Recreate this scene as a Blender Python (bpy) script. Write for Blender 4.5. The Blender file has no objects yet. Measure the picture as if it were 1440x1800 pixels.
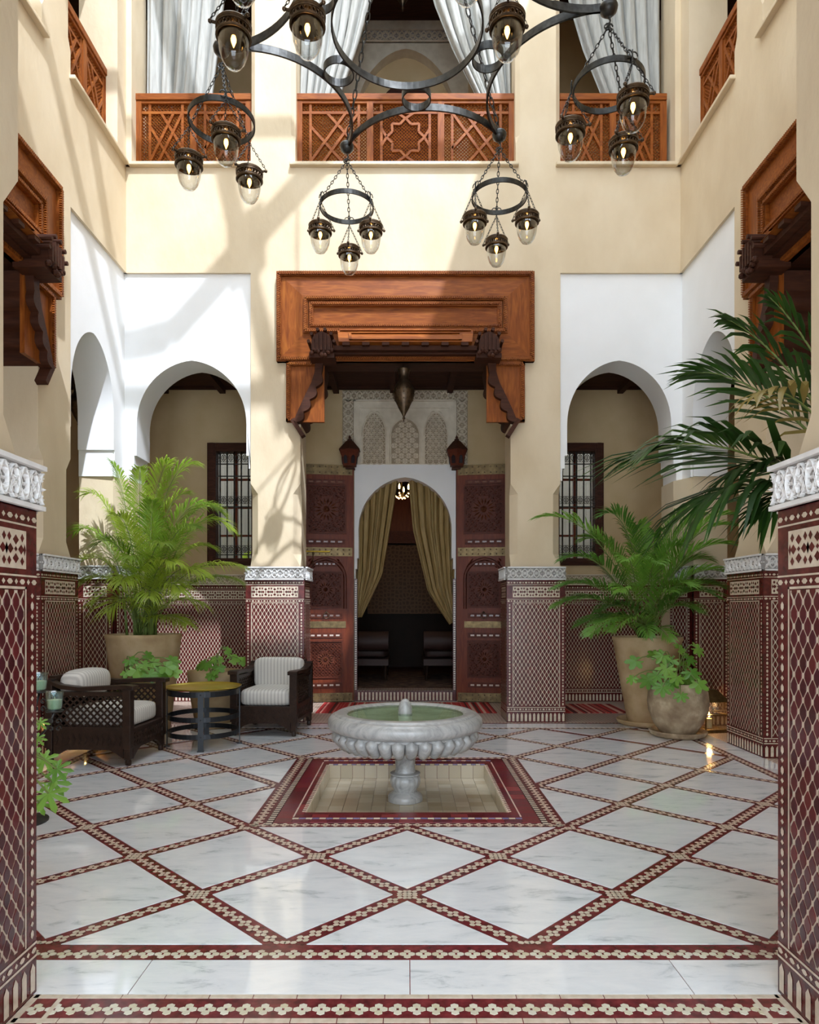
import bpy, bmesh, math, random
from math import sin, cos, pi, sqrt, radians
from mathutils import Vector as V, Matrix
R = random.Random(7)
SC = bpy.context.scene
COL = SC.collection
# ------------------------------------------------------------------ camera, sky, sun, exposure
cam_d = bpy.data.cameras.new('camera'); cam = bpy.data.objects.new('camera', cam_d); COL.objects.link(cam)
cam.location = (0, 0, 1.3); cam.rotation_euler = (pi/2, 0, 0)
cam_d.sensor_width = 36; cam_d.lens = 23.8; cam_d.shift_x = 4/1800; cam_d.shift_y = 170/1800; cam_d.clip_start = .05
SC.camera = cam
w = bpy.data.worlds.new('sky'); SC.world = w; w.use_nodes = True
bg = w.node_tree.nodes['Background']; bg.inputs[0].default_value = (.82, .93, 1.05, 1); bg.inputs[1].default_value = 4.8
SUN = V((-.30, .66, -1))
sd = bpy.data.lights.new('sun', 'SUN'); sd.energy = 4.6; sd.angle = radians(.7); sd.color = (.90, .97, 1.10)
so = bpy.data.objects.new('sun', sd); COL.objects.link(so); so.rotation_euler = SUN.to_track_quat('-Z', 'Y').to_euler(); so.location = (3, -4, 16)
SC.view_settings.view_transform = 'Standard'; SC.view_settings.look = 'None'; SC.view_settings.gamma = 1
SC.view_settings.use_curve_mapping = False; SC.view_settings.exposure = 0.32
cy = SC.cycles; cy.use_denoising = True; cy.max_bounces = 10; cy.diffuse_bounces = 6; cy.glossy_bounces = 4
cy.transmission_bounces = 8; cy.transparent_max_bounces = 8; cy.sample_clamp_indirect = 8; cy.caustics_reflective = False; cy.caustics_refractive = False

def at(u, v, Y):                                   # a photograph pixel at a depth -> a point
    return V(((u-716)/1190*Y, Y, 1.3-(v-1070)/1190*Y))
# ------------------------------------------------------------------ materials
def mat(name, col, rough=.6, metal=0, spec=None, trans=0, emit=None, es=0, ior=None):
    m = bpy.data.materials.new(name); m.use_nodes = True
    b = m.node_tree.nodes['Principled BSDF']
    b.inputs['Base Color'].default_value = (*col, 1); b.inputs['Roughness'].default_value = rough; b.inputs['Metallic'].default_value = metal
    if trans: b.inputs['Transmission Weight'].default_value = trans
    if ior: b.inputs['IOR'].default_value = ior
    if emit: b.inputs['Emission Color'].default_value = (*emit, 1); b.inputs['Emission Strength'].default_value = es
    return m
def dull(*ks):
    for k in ks: M[k].node_tree.nodes['Principled BSDF'].inputs['Specular IOR Level'].default_value = .2
def nodes(m): return m.node_tree.nodes, m.node_tree.links, m.node_tree.nodes['Principled BSDF']
def coords(m, kind='Object', scale=(1, 1, 1)):
    N, L, b = nodes(m)
    if kind == 'World':
        t = N.new('ShaderNodeNewGeometry'); out = t.outputs['Position']
    else:
        t = N.new('ShaderNodeTexCoord'); out = t.outputs[kind]
    mp = N.new('ShaderNodeMapping'); mp.inputs['Scale'].default_value = scale; L.new(out, mp.inputs['Vector'])
    return mp
def ramp(m, fac, stops):
    N, L, b = nodes(m); r = N.new('ShaderNodeValToRGB'); e = r.color_ramp.elements
    while len(e) < len(stops): e.new(.5)
    for k, (p, c) in enumerate(stops): e[k].position = p; e[k].color = (*c, 1)
    L.new(fac, r.inputs[0]); return r
def noisy(m, stops, scale=4, vec=(1, 1, 1), kind='World', detail=6, dist=0, bump=0, bscale=None, rnd=0):
    N, L, b = nodes(m); mp = coords(m, kind, vec)
    n = N.new('ShaderNodeTexNoise'); n.inputs['Scale'].default_value = scale; n.inputs['Detail'].default_value = detail; n.inputs['Distortion'].default_value = dist
    L.new(mp.outputs[0], n.inputs['Vector'])
    if rnd:
        oi = N.new('ShaderNodeObjectInfo'); mu = N.new('ShaderNodeMath'); mu.operation = 'MULTIPLY'; mu.inputs[1].default_value = 37
        L.new(oi.outputs['Random'], mu.inputs[0]); n.noise_dimensions = '4D'; L.new(mu.outputs[0], n.inputs['W'])
    r = ramp(m, n.outputs['Fac'], stops); L.new(r.outputs[0], b.inputs['Base Color'])
    if bump:
        n2 = n
        if bscale:
            n2 = N.new('ShaderNodeTexNoise'); n2.inputs['Scale'].default_value = bscale; n2.inputs['Detail'].default_value = 4; L.new(mp.outputs[0], n2.inputs['Vector'])
        bp = N.new('ShaderNodeBump'); bp.inputs['Strength'].default_value = bump; bp.inputs['Distance'].default_value = .02
        L.new(n2.outputs['Fac'], bp.inputs['Height']); L.new(bp.outputs[0], b.inputs['Normal'])
    return m
def rnd_tint(m, cols):                              # one colour per object
    N, L, b = nodes(m); oi = N.new('ShaderNodeObjectInfo')
    r = ramp(m, oi.outputs['Random'], [(i/(len(cols)-1), c) for i, c in enumerate(cols)]); L.new(r.outputs[0], b.inputs['Base Color']); return m

M = {}
M['plaster'] = noisy(mat('plaster', (.7, .6, .45), .62), [(.25, (.595, .475, .315)), (.5, (.655, .535, .365)), (.75, (.705, .59, .42))], 2.6, (1, 1, .6), bump=.2, bscale=14)
M['white'] = noisy(mat('white_plaster', (.8, .8, .79), .6), [(.3, (.79, .79, .775)), (.7, (.84, .84, .83))], 2, bump=.05, bscale=8)
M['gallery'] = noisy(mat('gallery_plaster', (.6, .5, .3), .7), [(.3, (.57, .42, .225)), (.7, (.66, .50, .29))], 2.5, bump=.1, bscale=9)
M['gebs'] = noisy(mat('carved_plaster', (.8, .79, .77), .7), [(.3, (.70, .69, .665)), (.7, (.84, .83, .81))], 14)
M['gebs_recess_shade'] = mat('carved_plaster_recess_shade', (.30, .285, .27), .9)  # same plaster, darkened: the shade between carvings is put into the colour
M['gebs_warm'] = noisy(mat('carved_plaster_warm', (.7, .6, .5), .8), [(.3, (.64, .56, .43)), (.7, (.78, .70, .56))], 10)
M['gebs_shade'] = mat('carved_warm_recess_shade', (.36, .29, .20), .9)  # warm plaster ground with the shade of its recesses painted in
M['red'] = noisy(mat('red_zellige', (.2, .03, .03), .18), [(.3, (.085, .012, .014)), (.55, (.16, .02, .024)), (.8, (.25, .035, .038))], 26, detail=2)
M['maroon'] = noisy(mat('maroon_zellige', (.1, .02, .02), .2), [(.3, (.065, .010, .010)), (.55, (.10, .015, .014)), (.8, (.15, .025, .022))], 26, detail=2)
M['redtile'] = rnd_tint(mat('red_zellige_tile', (.2, .03, .03), .16), [(.10, .012, .016), (.20, .022, .026), (.13, .02, .035), (.28, .04, .04)])
M['darktile'] = rnd_tint(mat('dark_zellige_tile', (.12, .02, .03), .16), [(.05, .009, .012), (.10, .014, .016), (.065, .014, .020), (.13, .019, .020)])
M['cream'] = noisy(mat('cream_zellige', (.72, .66, .5), .25), [(.3, (.56, .455, .34)), (.7, (.70, .60, .475))], 30, detail=2)
M['creamtile'] = rnd_tint(mat('cream_zellige_tile', (.72, .66, .5), .22), [(.62, .56, .42), (.74, .70, .56), (.60, .53, .36), (.70, .66, .55)])
M['black'] = mat('black_zellige_and_shade', (.02, .015, .02), .2)  # tile black, also painted shade in the wooden lanterns
M['bluetile'] = rnd_tint(mat('blue_zellige_tile', (.2, .2, .4), .15), [(.16, .15, .30), (.26, .25, .42)])
M['grout'] = mat('grout', (.35, .3, .25), .8)
def marble(name, rough, cols, rnd=1, sc=1.0):
    m = mat(name, (.8, .8, .8), rough); N, L, b = nodes(m)
    mp = coords(m, 'World', (1.7*sc, 5.5*sc, 1.7*sc)); mp.inputs['Rotation'].default_value = (0, 0, .45)
    n = N.new('ShaderNodeTexNoise'); n.inputs['Scale'].default_value = 2.2; n.inputs['Detail'].default_value = 9; n.inputs['Roughness'].default_value = .68; n.inputs['Distortion'].default_value = .8
    if rnd:
        n.noise_dimensions = '4D'; oi = N.new('ShaderNodeObjectInfo'); mu = N.new('ShaderNodeMath'); mu.operation = 'MULTIPLY'; mu.inputs[1].default_value = 40
        L.new(oi.outputs['Random'], mu.inputs[0]); L.new(mu.outputs[0], n.inputs['W'])
    L.new(mp.outputs[0], n.inputs['Vector'])
    r = ramp(m, n.outputs['Fac'], cols); L.new(r.outputs[0], b.inputs['Base Color']); return m
M['marble'] = marble('white_marble', .07, [(.30, (.40, .43, .45)), (.385, (.66, .69, .70)), (.44, (.81, .83, .84)), (.60, (.89, .90, .90))])
for k_, v_ in (('Coat Weight', .8), ('Coat Roughness', .03), ('Specular IOR Level', .6)): M['marble'].node_tree.nodes['Principled BSDF'].inputs[k_].default_value = v_
M['fmarble'] = marble('grey_marble', .28, [(.3, (.20, .20, .195)), (.42, (.32, .318, .308)), (.55, (.42, .415, .40)), (.7, (.50, .49, .47))], 0, 2.2)
def wood(name, a, b_, c, rough, vec, rnd=0):
    return noisy(mat(name, a, rough), [(.25, a), (.5, b_), (.75, c)], 3.0, vec, 'Object', 8, 1.2, rnd=rnd)
M['cedar'] = wood('cedar_wood', (.14, .032, .006), (.24, .064, .010), (.34, .11, .018), .45, (1.2, 9, 9), 1)
M['cedarv'] = wood('cedar_wood_upright', (.14, .032, .006), (.24, .064, .010), (.34, .11, .018), .45, (9, 9, 1.2), 1)
M['cedar_dark'] = wood('dark_cedar_wood', (.036, .012, .006), (.055, .018, .009), (.08, .027, .012), .6, (1.2, 9, 9))
M['door'] = wood('door_wood', (.105, .020, .008), (.155, .031, .011), (.20, .046, .015), .42, (9, 9, 1.2))
M['doorcarve'] = wood('carved_door_wood', (.07, .016, .008), (.10, .023, .011), (.14, .034, .015), .5, (9, 9, 9))
M['bone'] = mat('pale_inlay', (.55, .42, .34), .3)
M['ceilwood'] = wood('ceiling_wood', (.030, .012, .007), (.048, .018, .010), (.065, .025, .013), .8, (1.2, 9, 9))
M['chair'] = wood('chair_wood', (.018, .010, .007), (.030, .016, .011), (.045, .024, .016), .35, (6, 6, 6))
M['iron'] = noisy(mat('dark_iron', (.05, .05, .05), .38, .8), [(.3, (.035, .035, .034)), (.7, (.085, .085, .08))], 20)
M['bronze'] = noisy(mat('bronze', (.12, .08, .05), .4, .85), [(.3, (.07, .05, .035)), (.7, (.17, .115, .07))], 24)
M['brass'] = noisy(mat('brass', (.8, .55, .15), .3, .85), [(.3, (.80, .56, .06)), (.7, (.95, .72, .12))], 6)
M['oldbrass'] = noisy(mat('old_brass', (.3, .2, .09), .42, .8), [(.3, (.09, .06, .028)), (.7, (.20, .14, .065))], 18)
M['blackmetal'] = mat('black_metal', (.012, .014, .018), .4, .3)
def thin(name, tint, f0, f1, rough=.02):                # thin clear sheet: sees through, mirrors more at a glancing angle
    m = mat(name, tint, rough); N, L, b = nodes(m); lw = N.new('ShaderNodeLayerWeight'); lw.inputs[0].default_value = .35
    mr = N.new('ShaderNodeMapRange'); mr.inputs['To Min'].default_value = f0; mr.inputs['To Max'].default_value = f1; L.new(lw.outputs['Facing'], mr.inputs['Value'])
    t = N.new('ShaderNodeBsdfTransparent'); t.inputs[0].default_value = (*tint, 1); g = N.new('ShaderNodeBsdfGlossy'); g.inputs['Roughness'].default_value = rough
    x = N.new('ShaderNodeMixShader'); L.new(mr.outputs[0], x.inputs[0]); L.new(t.outputs[0], x.inputs[1]); L.new(g.outputs[0], x.inputs[2]); L.new(x.outputs[0], N['Material Output'].inputs['Surface']); return m
M['glass'] = thin('clear_glass', (.97, .975, .97), .03, .5)
M['cupglass'] = thin('blue_tinged_glass', (.80, .93, .93), .05, .6)
M['bulb'] = mat('lit_bulb', (1, .7, .3), .3, emit=(1, .46, .09), es=9)
M['flame'] = mat('lit_filament', (1, .8, .5), .3, emit=(1, .62, .2), es=14)
M['wax'] = mat('candle_wax', (.75, .70, .42), .5)
M['linen'] = noisy(mat('white_linen', (.7, .7, .67), .85), [(.3, (.34, .335, .305)), (.7, (.45, .445, .41))], 40, (1, 1, .1))
M['gold'] = noisy(mat('olive_gold_cloth', (.3, .22, .09), .5), [(.3, (.25, .17, .065)), (.7, (.38, .27, .115))], 18, (1, 1, .15))
M['pot'] = noisy(mat('clay_pot', (.5, .4, .25), .75), [(.25, (.38, .25, .125)), (.5, (.52, .37, .20)), (.75, (.64, .48, .29))], 5, bump=.25, bscale=18)
M['potold'] = noisy(mat('weathered_pot', (.4, .33, .25), .85), [(.3, (.26, .18, .11)), (.5, (.40, .30, .19)), (.68, (.60, .49, .33))], 7, bump=.5, bscale=26)
M['soil'] = mat('soil', (.04, .028, .018), .95)
M['water'] = thin('water', (.88, .96, .86), .05, .5)
M['bed'] = noisy(mat('pale_basin_bed', (.6, .6, .5), .4), [(.35, (.42, .45, .35)), (.65, (.66, .68, .58))], 6)
def leaf(name, a, b_, t=.35):
    m = mat(name, a, .42); N, L, b = nodes(m)
    oi = N.new('ShaderNodeObjectInfo'); mp = coords(m, 'World'); n = N.new('ShaderNodeTexNoise'); n.inputs['Scale'].default_value = 3; L.new(mp.outputs[0], n.inputs['Vector'])
    mx = N.new('ShaderNodeMath'); mx.operation = 'MULTIPLY_ADD'; mx.inputs[1].default_value = .6; L.new(oi.outputs['Random'], mx.inputs[0])
    m2 = N.new('ShaderNodeMath'); m2.operation = 'MULTIPLY'; m2.inputs[1].default_value = .4; L.new(n.outputs['Fac'], m2.inputs[0]); L.new(m2.outputs[0], mx.inputs[2])
    r = ramp(m, mx.outputs[0], [(0.1, a), (.9, b_)]); L.new(r.outputs[0], b.inputs['Base Color'])
    tr = N.new('ShaderNodeBsdfTranslucent'); L.new(r.outputs[0], tr.inputs[0]); ms = N.new('ShaderNodeMixShader'); ms.inputs[0].default_value = t
    L.new(b.outputs[0], ms.inputs[1]); L.new(tr.outputs[0], ms.inputs[2]); L.new(ms.outputs[0], N['Material Output'].inputs['Surface']); return m
M['palm'] = leaf('sunlit_palm_leaf', (.15, .29, .025), (.60, .72, .09), .5)  # sunny yellow-green put into the leaf colour
M['palm2'] = leaf('shade_palm_leaf', (.06, .18, .025), (.26, .48, .065), .4)  # darker copy of the leaf colour for the palm in shade
M['kentia'] = leaf('kentia_leaf', (.018, .055, .010), (.05, .13, .018), .3)
M['kentiay'] = leaf('yellowed_leaf', (.30, .22, .05), (.40, .30, .07), .3)
M['broad'] = leaf('lobed_leaf', (.10, .27, .03), (.26, .48, .07), .35)
M['stem'] = mat('green_stem', (.16, .22, .05), .5)
def cloth(name, a, b_, sc, axis=0):
    m = mat(name, a, .85); N, L, b = nodes(m)
    mp = coords(m, 'Object'); wv = N.new('ShaderNodeTexWave'); wv.bands_direction = 'XYZ'[axis]; wv.inputs['Scale'].default_value = sc; wv.inputs['Distortion'].default_value = .0
    L.new(mp.outputs[0], wv.inputs['Vector'])
    w2 = N.new('ShaderNodeTexWave'); w2.bands_direction = 'DIAGONAL'; w2.inputs['Scale'].default_value = 40; L.new(mp.outputs[0], w2.inputs['Vector'])
    ad = N.new('ShaderNodeMath'); ad.operation = 'MULTIPLY_ADD'; ad.inputs[1].default_value = .7; L.new(wv.outputs['Fac'], ad.inputs[0])
    a2 = N.new('ShaderNodeMath'); a2.operation = 'MULTIPLY'; a2.inputs[1].default_value = .3; L.new(w2.outputs['Fac'], a2.inputs[0]); L.new(a2.outputs[0], ad.inputs[2])
    r = ramp(m, ad.outputs[0], [(.2, a), (.65, b_)]); L.new(r.outputs[0], b.inputs['Base Color']); return m
M['stripe'] = cloth('striped_cloth', (.47, .44, .40), (.66, .63, .575), 8.5, 0)
M['darkcloth'] = mat('dark_cloth', (.05, .025, .02), .6)
def rugmat():
    m = mat('striped_rug', (.4, .05, .05), .95); N, L, b = nodes(m); mp = coords(m, 'World', (1, 1, 1))
    n = N.new('ShaderNodeTexNoise'); n.noise_dimensions = '1D'; n.inputs['Scale'].default_value = 16; n.inputs['Detail'].default_value = 3
    sx = N.new('ShaderNodeSeparateXYZ'); L.new(mp.outputs[0], sx.inputs[0]); L.new(sx.outputs['X'], n.inputs['W'])
    r = ramp(m, n.outputs['Fac'], [(.36, (.10, .03, .025)), (.43, (.42, .035, .03)), (.56, (.50, .05, .045)), (.62, (.62, .40, .30))]); L.new(r.outputs[0], b.inputs['Base Color']); return m
M['rug'] = rugmat()
dull('chair', 'cedar', 'cedarv', 'cedar_dark', 'door', 'doorcarve', 'ceilwood', 'plaster', 'gallery', 'white', 'rug', 'linen', 'gold')
# ------------------------------------------------------------------ mesh builder
class MB:
    def __init__(s): s.v = []; s.f = []; s.m = []
    def add(s, vs, fs, m=0):
        o = len(s.v); s.v += [tuple(x) for x in vs]; s.f += [tuple(i+o for i in f) for f in fs]; s.m += [m]*len(fs); return s
    def box(s, x0, y0, z0, x1, y1, z1, m=0, P=None):
        vs = [(x, y, z) for z in (z0, z1) for y in (y0, y1) for x in (x0, x1)]
        if P: vs = [P(*q) for q in vs]
        return s.add(vs, [(0, 2, 3, 1), (4, 5, 7, 6), (0, 1, 5, 4), (2, 6, 7, 3), (0, 4, 6, 2), (1, 3, 7, 5)], m)
    def bar(s, a, b, wd, th, up=(0, 0, 1), m=0):      # rectangular bar from a to b; wd across, th along up
        a, b, up = V(a), V(b), V(up); d = (b-a).normalized(); r = d.cross(up)
        if r.length < 1e-6: r = d.cross(V((1, 0, 0)))
        r.normalize(); n = r.cross(d).normalized(); r *= wd/2; n *= th/2
        return s.add([a-r-n, a+r-n, a+r+n, a-r+n, b-r-n, b+r-n, b+r+n, b-r+n], [(3, 2, 1, 0), (4, 5, 6, 7), (0, 1, 5, 4), (1, 2, 6, 5), (2, 3, 7, 6), (3, 0, 4, 7)], m)
    def prism(s, poly, P, w0, w1, m=0, back=True):
        n = len(poly); vs = [P(a, b, w1) for a, b in poly]
        if w0 is None: return s.add(vs, [tuple(range(n))], m)
        vs += [P(a, b, w0) for a, b in poly]
        fs = [tuple(range(n))] + ([tuple(range(2*n-1, n-1, -1))] if back else []) + [(i, (i+1) % n, n+(i+1) % n, n+i) for i in range(n)]
        return s.add(vs, fs, m)
    def tube(s, pts, r, n=8, closed=False, m=0, caps=True):
        pts = [V(p) for p in pts]; k = len(pts); rs = r if isinstance(r, (list, tuple)) else [r]*k
        up = V((0, 0, 1)); vs = []; prev = None
        for i, p in enumerate(pts):
            t = (pts[(i+1) % k]-pts[i-1]) if closed else (pts[min(i+1, k-1)]-pts[max(i-1, 0)])
            if t.length < 1e-9: t = V((0, 0, 1))
            t.normalize()
            if prev is None:
                a = t.cross(up if abs(t.z) < .95 else V((1, 0, 0))).normalized()
            else:
                a = (prev-t*prev.dot(t)).normalized()
            prev = a; b = t.cross(a)
            vs += [p+(a*cos(2*pi*j/n)+b*sin(2*pi*j/n))*rs[i] for j in range(n)]
        fs = []
        for i in range(k if closed else k-1):
            i2 = (i+1) % k
            fs += [(i*n+j, i*n+(j+1) % n, i2*n+(j+1) % n, i2*n+j) for j in range(n)]
        if not closed and caps: fs += [tuple(range(n-1, -1, -1)), tuple((k-1)*n+j for j in range(n))]
        return s.add(vs, fs, m)
    def lathe(s, prof, n=32, c=(0, 0, 0), m=0, lob=None):
        vs = []; fs = []; k = len(prof)
        for i, (r, z) in enumerate(prof):
            for j in range(n):
                a = 2*pi*j/n; rr = r*(1+(lob(i, a) if lob else 0)); vs.append((c[0]+rr*cos(a), c[1]+rr*sin(a), c[2]+z))
        for i in range(k-1): fs += [(i*n+j, i*n+(j+1) % n, (i+1)*n+(j+1) % n, (i+1)*n+j) for j in range(n)]
        if prof[0][0] > 1e-5: fs.append(tuple(range(n-1, -1, -1)))
        if prof[-1][0] > 1e-5: fs.append(tuple((k-1)*n+j for j in range(n)))
        return s.add(vs, fs, m)
    def ball(s, c, r, n=8, k=5, m=0, sz=1):
        return s.lathe([(max(r*sin(pi*i/k), 1e-6), -r*sz*cos(pi*i/k)) for i in range(k+1)], n, c, m)
    def octa(s, c, r, m=0):
        x, y, z = c; vs = [(x+r, y, z), (x-r, y, z), (x, y+r, z), (x, y-r, z), (x, y, z+r), (x, y, z-r)]
        return s.add(vs, [(0, 2, 4), (2, 1, 4), (1, 3, 4), (3, 0, 4), (2, 0, 5), (1, 2, 5), (3, 1, 5), (0, 3, 5)], m)
    def band(s, pts, wd, th, closed=False, m=0):       # flat strap in a horizontal path: wd tall (z), th thick
        pts = [V(p) for p in pts]; k = len(pts); vs = []; fs = []
        for i, p in enumerate(pts):
            t = (pts[(i+1) % k]-pts[i-1]) if closed else (pts[min(i+1, k-1)]-pts[max(i-1, 0)])
            nrm = V((-t.y, t.x, 0)).normalized()*th/2; h = V((0, 0, wd/2))
            vs += [p-nrm-h, p+nrm-h, p+nrm+h, p-nrm+h]
        for i in range(k if closed else k-1):
            i2 = (i+1) % k; fs += [(i*4+j, i*4+(j+1) % 4, i2*4+(j+1) % 4, i2*4+j) for j in range(4)]
        if not closed: fs += [(3, 2, 1, 0), tuple((k-1)*4+j for j in range(4))]
        return s.add(vs, fs, m)
    def build(s, name, mats, parent=None, smooth=False, kind=None, bevel=0, label=None, fix=True):
        if not isinstance(mats, (list, tuple)): mats = [mats]
        me = bpy.data.meshes.new(name); me.from_pydata(s.v, [], s.f); me.polygons.foreach_set('material_index', s.m)
        for k in mats: me.materials.append(M[k] if isinstance(k, str) else k)
        if fix:
            bm = bmesh.new(); bm.from_mesh(me); bmesh.ops.recalc_face_normals(bm, faces=bm.faces); bm.to_mesh(me); bm.free()
        if smooth:
            me.polygons.foreach_set('use_smooth', [True]*len(me.polygons))
            if smooth != 'all': me.set_sharp_from_angle(angle=radians(45))
        o = bpy.data.objects.new(name, me); COL.objects.link(o); o.parent = parent
        if kind: o['kind'] = kind
        if label: o['label'] = label
        if bevel:
            b = o.modifiers.new('bevel', 'BEVEL'); b.width = bevel; b.segments = 2; b.limit_method = 'ANGLE'
        return o
def frame(o, u, v, n):
    o, u, v, n = V(o), V(u), V(v), V(n)
    return lambda a, b, c=0: o+u*a+v*b+n*c
def empty(name, loc=(0, 0, 0), rz=0, label=None, cat=None, group=None, kind=None):
    o = bpy.data.objects.new(name, None); COL.objects.link(o); o.location = loc; o.rotation_euler = (0, 0, rz); o.empty_display_size = .1
    return tag(o, label, cat, group, kind)
def tag(o, label=None, cat=None, group=None, kind=None):
    if label: o['label'] = label
    if cat: o['category'] = cat
    if group: o['group'] = group
    if kind: o['kind'] = kind
    return o
def inst(o, loc, rot=(0, 0, 0), parent=None, scale=None):  # a sibling that shares the mesh
    c = o.copy(); COL.objects.link(c); c.location = loc; c.rotation_euler = rot
    if parent: c.parent = parent
    if scale: c.scale = scale
    return c
def bez(p0, p1, p2, n):
    return [p0*(1-t)**2+p1*2*t*(1-t)+p2*t*t for t in (i/n for i in range(n+1))]
def clip_poly(poly, a, b, c):                      # keep a*x+b*y<=c
    out = []
    for i in range(len(poly)):
        p, q = poly[i], poly[(i+1) % len(poly)]; dp, dq = a*p[0]+b*p[1]-c, a*q[0]+b*q[1]-c
        if dp <= 0: out.append(p)
        if dp*dq < 0:
            t = dp/(dp-dq); out.append((p[0]+(q[0]-p[0])*t, p[1]+(q[1]-p[1])*t))
    return out
def clip_rect(poly, x0, y0, x1, y1):
    for k in ((-1, 0, -x0), (1, 0, x1), (0, -1, -y0), (0, 1, y1)):
        poly = clip_poly(poly, *k)
        if len(poly) < 3: return []
    return poly
def area(p): return abs(sum(p[i][0]*p[(i+1) % len(p)][1]-p[(i+1) % len(p)][0]*p[i][1] for i in range(len(p))))/2
# ------------------------------------------------------------------ ornament helpers
def hexa(a, b, w_, h): return [(a, b+h), (a+w_, b+h*.25), (a+w_, b-h*.25), (a, b-h), (a-w_, b-h*.25), (a-w_, b+h*.25)]
def loz(a, b, w_, h): return [(a, b+h), (a+w_, b), (a, b-h), (a-w_, b)]
def rect(a0, b0, a1, b1): return [(a0, b0), (a1, b0), (a1, b1), (a0, b1)]
TILE = {}
def zellige(P, W, parent, H=1.63, near=False, red='maroon'):
    """tile dado on a wall face: P(a along, b up, c out)"""
    base = MB(); base.prism(rect(0, 0, W, H), P, -.02, 0); base.build('dado', red, parent)
    cr = MB(); dm = MB(); C = .0016
    def q(poly, c=C): cr.prism(poly, P, None, c)
    n = max(2, round(W/.048)); st = W/n                 # kick of arrow-headed pieces
    for i in range(n):
        a = st*(i+.5); hw = st*.27; q([(a-hw, .012), (a+hw, .012), (a+hw, .088), (a, .108), (a-hw, .088)])
    q(rect(0, .122, W, .130)); q(rect(0, .166, W, .174))
    mg = .075 if W > .3 else .05
    f0, f1, g0, g1 = mg, W-mg, .19, 1.36
    def chain(a0, a1, b, horiz=True):
        L_ = a1-a0; k = max(1, round(L_/.034)); s = L_/k
        for i in range(k):
            t = a0+s*(i+.5); e = (s*.46, .0085) if i % 2 == 0 else (s*.27, .0095)
            q(loz(t, b, *e) if horiz and i % 2 else hexa_h(t, b, *e) if horiz else loz(b, t, e[1], e[0]) if i % 2 else hexa_v(b, t, e[1], e[0]))
    def hexa_h(a, b, w_, h): return [(a+w_, b), (a+w_*.4, b+h), (a-w_*.4, b+h), (a-w_, b), (a-w_*.4, b-h), (a+w_*.4, b-h)]
    def hexa_v(a, b, w_, h): return [(a, b+h), (a+w_, b+h*.4), (a+w_, b-h*.4), (a, b-h), (a-w_, b-h*.4), (a-w_, b+h*.4)]
    chain(0, W, .148)
    for a in (mg*.38, W-mg*.38): chain(.19, 1.36, a, False)
    q(rect(f0-.012, g0-.012, f0-.004, g1+.012)); q(rect(f1+.004, g0-.012, f1+.012, g1+.012)); q(rect(f0-.012, g1+.004, f1+.012, g1+.012))
    q(rect(f0, g0, f1, g1), .0008)                       # cream ground of the lattice
    nc = max(1, round((f1-f0)/.047)); pa = (f1-f0)/nc; nr = round((g1-g0)/.0785); pb = (g1-g0)/nr
    for r_ in range(nr*2+1):
        for c_ in range(nc+(r_ % 2)):
            a = f0+pa*(c_+(.5 if r_ % 2 == 0 else 0)); b = g0+pb*r_*.5
            hw, hh = (pa*.31 if near else pa*.335), (pb*.385 if near else pb*.415)
            poly = [(max(f0, min(f1, x)), max(g0, min(g1, y))) for x, y in hexa(a, b, hw, hh)]
            if area(poly) < 1e-5: continue
            full = f0 < a-hw and a+hw < f1 and g0 < b-hh and b+hh < g1
            if near and full and near(a, b):
                if 'd' not in TILE or TILE['d'][1] != (hw, hh):
                    t = MB(); t.prism(hexa(0, 0, hw, hh), lambda x, y, z: V((x, y, z)), 0, .0035)
                    TILE['d'] = (t.build('tile', 'darktile'), (hw, hh)); o = TILE['d'][0]; fresh = True
                else: o = TILE['d'][0].copy(); COL.objects.link(o)
                p = P(a, b, .0008); X = (P(1, 0, 0)-P(0, 0, 0)); Y = P(0, 1, 0)-P(0, 0, 0); Z = P(0, 0, 1)-P(0, 0, 0)
                o.matrix_world = Matrix(((X.x, Y.x, Z.x, p.x), (X.y, Y.y, Z.y, p.y), (X.z, Y.z, Z.z, p.z), (0, 0, 0, 1))); o.parent = parent
            else: dm.prism(poly, P, None, .0024)
    for b in (1.388, 1.408): q(rect(0, b-.003, W, b+.003)) if b > 1.4 else chain(0, W, b)
    z0, z1 = 1.43, 1.555                                  # frieze
    q(rect(f0-.01, z0, f1+.01, z1)); k = max(1, round((f1-f0)/.105)); s = (f1-f0)/k; zc = (z0+z1)/2
    for i in range(k):
        a = f0+s*(i+.5)
        for dx, dy in ((0, .03), (0, -.03), (.03, 0), (-.03, 0)): dm.prism(loz(a+dx, zc+dy, .017, .017), P, None, .0024)
        dm.prism(loz(a, zc, .009, .009), P, None, .0024)
        for sx in (-1, 1):
            for sy in (-1, 1): dm.prism(loz(a+sx*s*.36, zc+sy*.038, .011, .015), P, None, .0024)
            dm.prism(loz(a+sx*s*.5, zc, .008, .02), P, None, .0024)
    q(rect(0, 1.572, W, 1.578)); chain(0, W, 1.598)
    cr.build('cream_zellige', 'cream', parent, kind='stuff', fix=False)
    dm.build('dark_zellige', red, parent, kind='stuff', fix=False)
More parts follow.
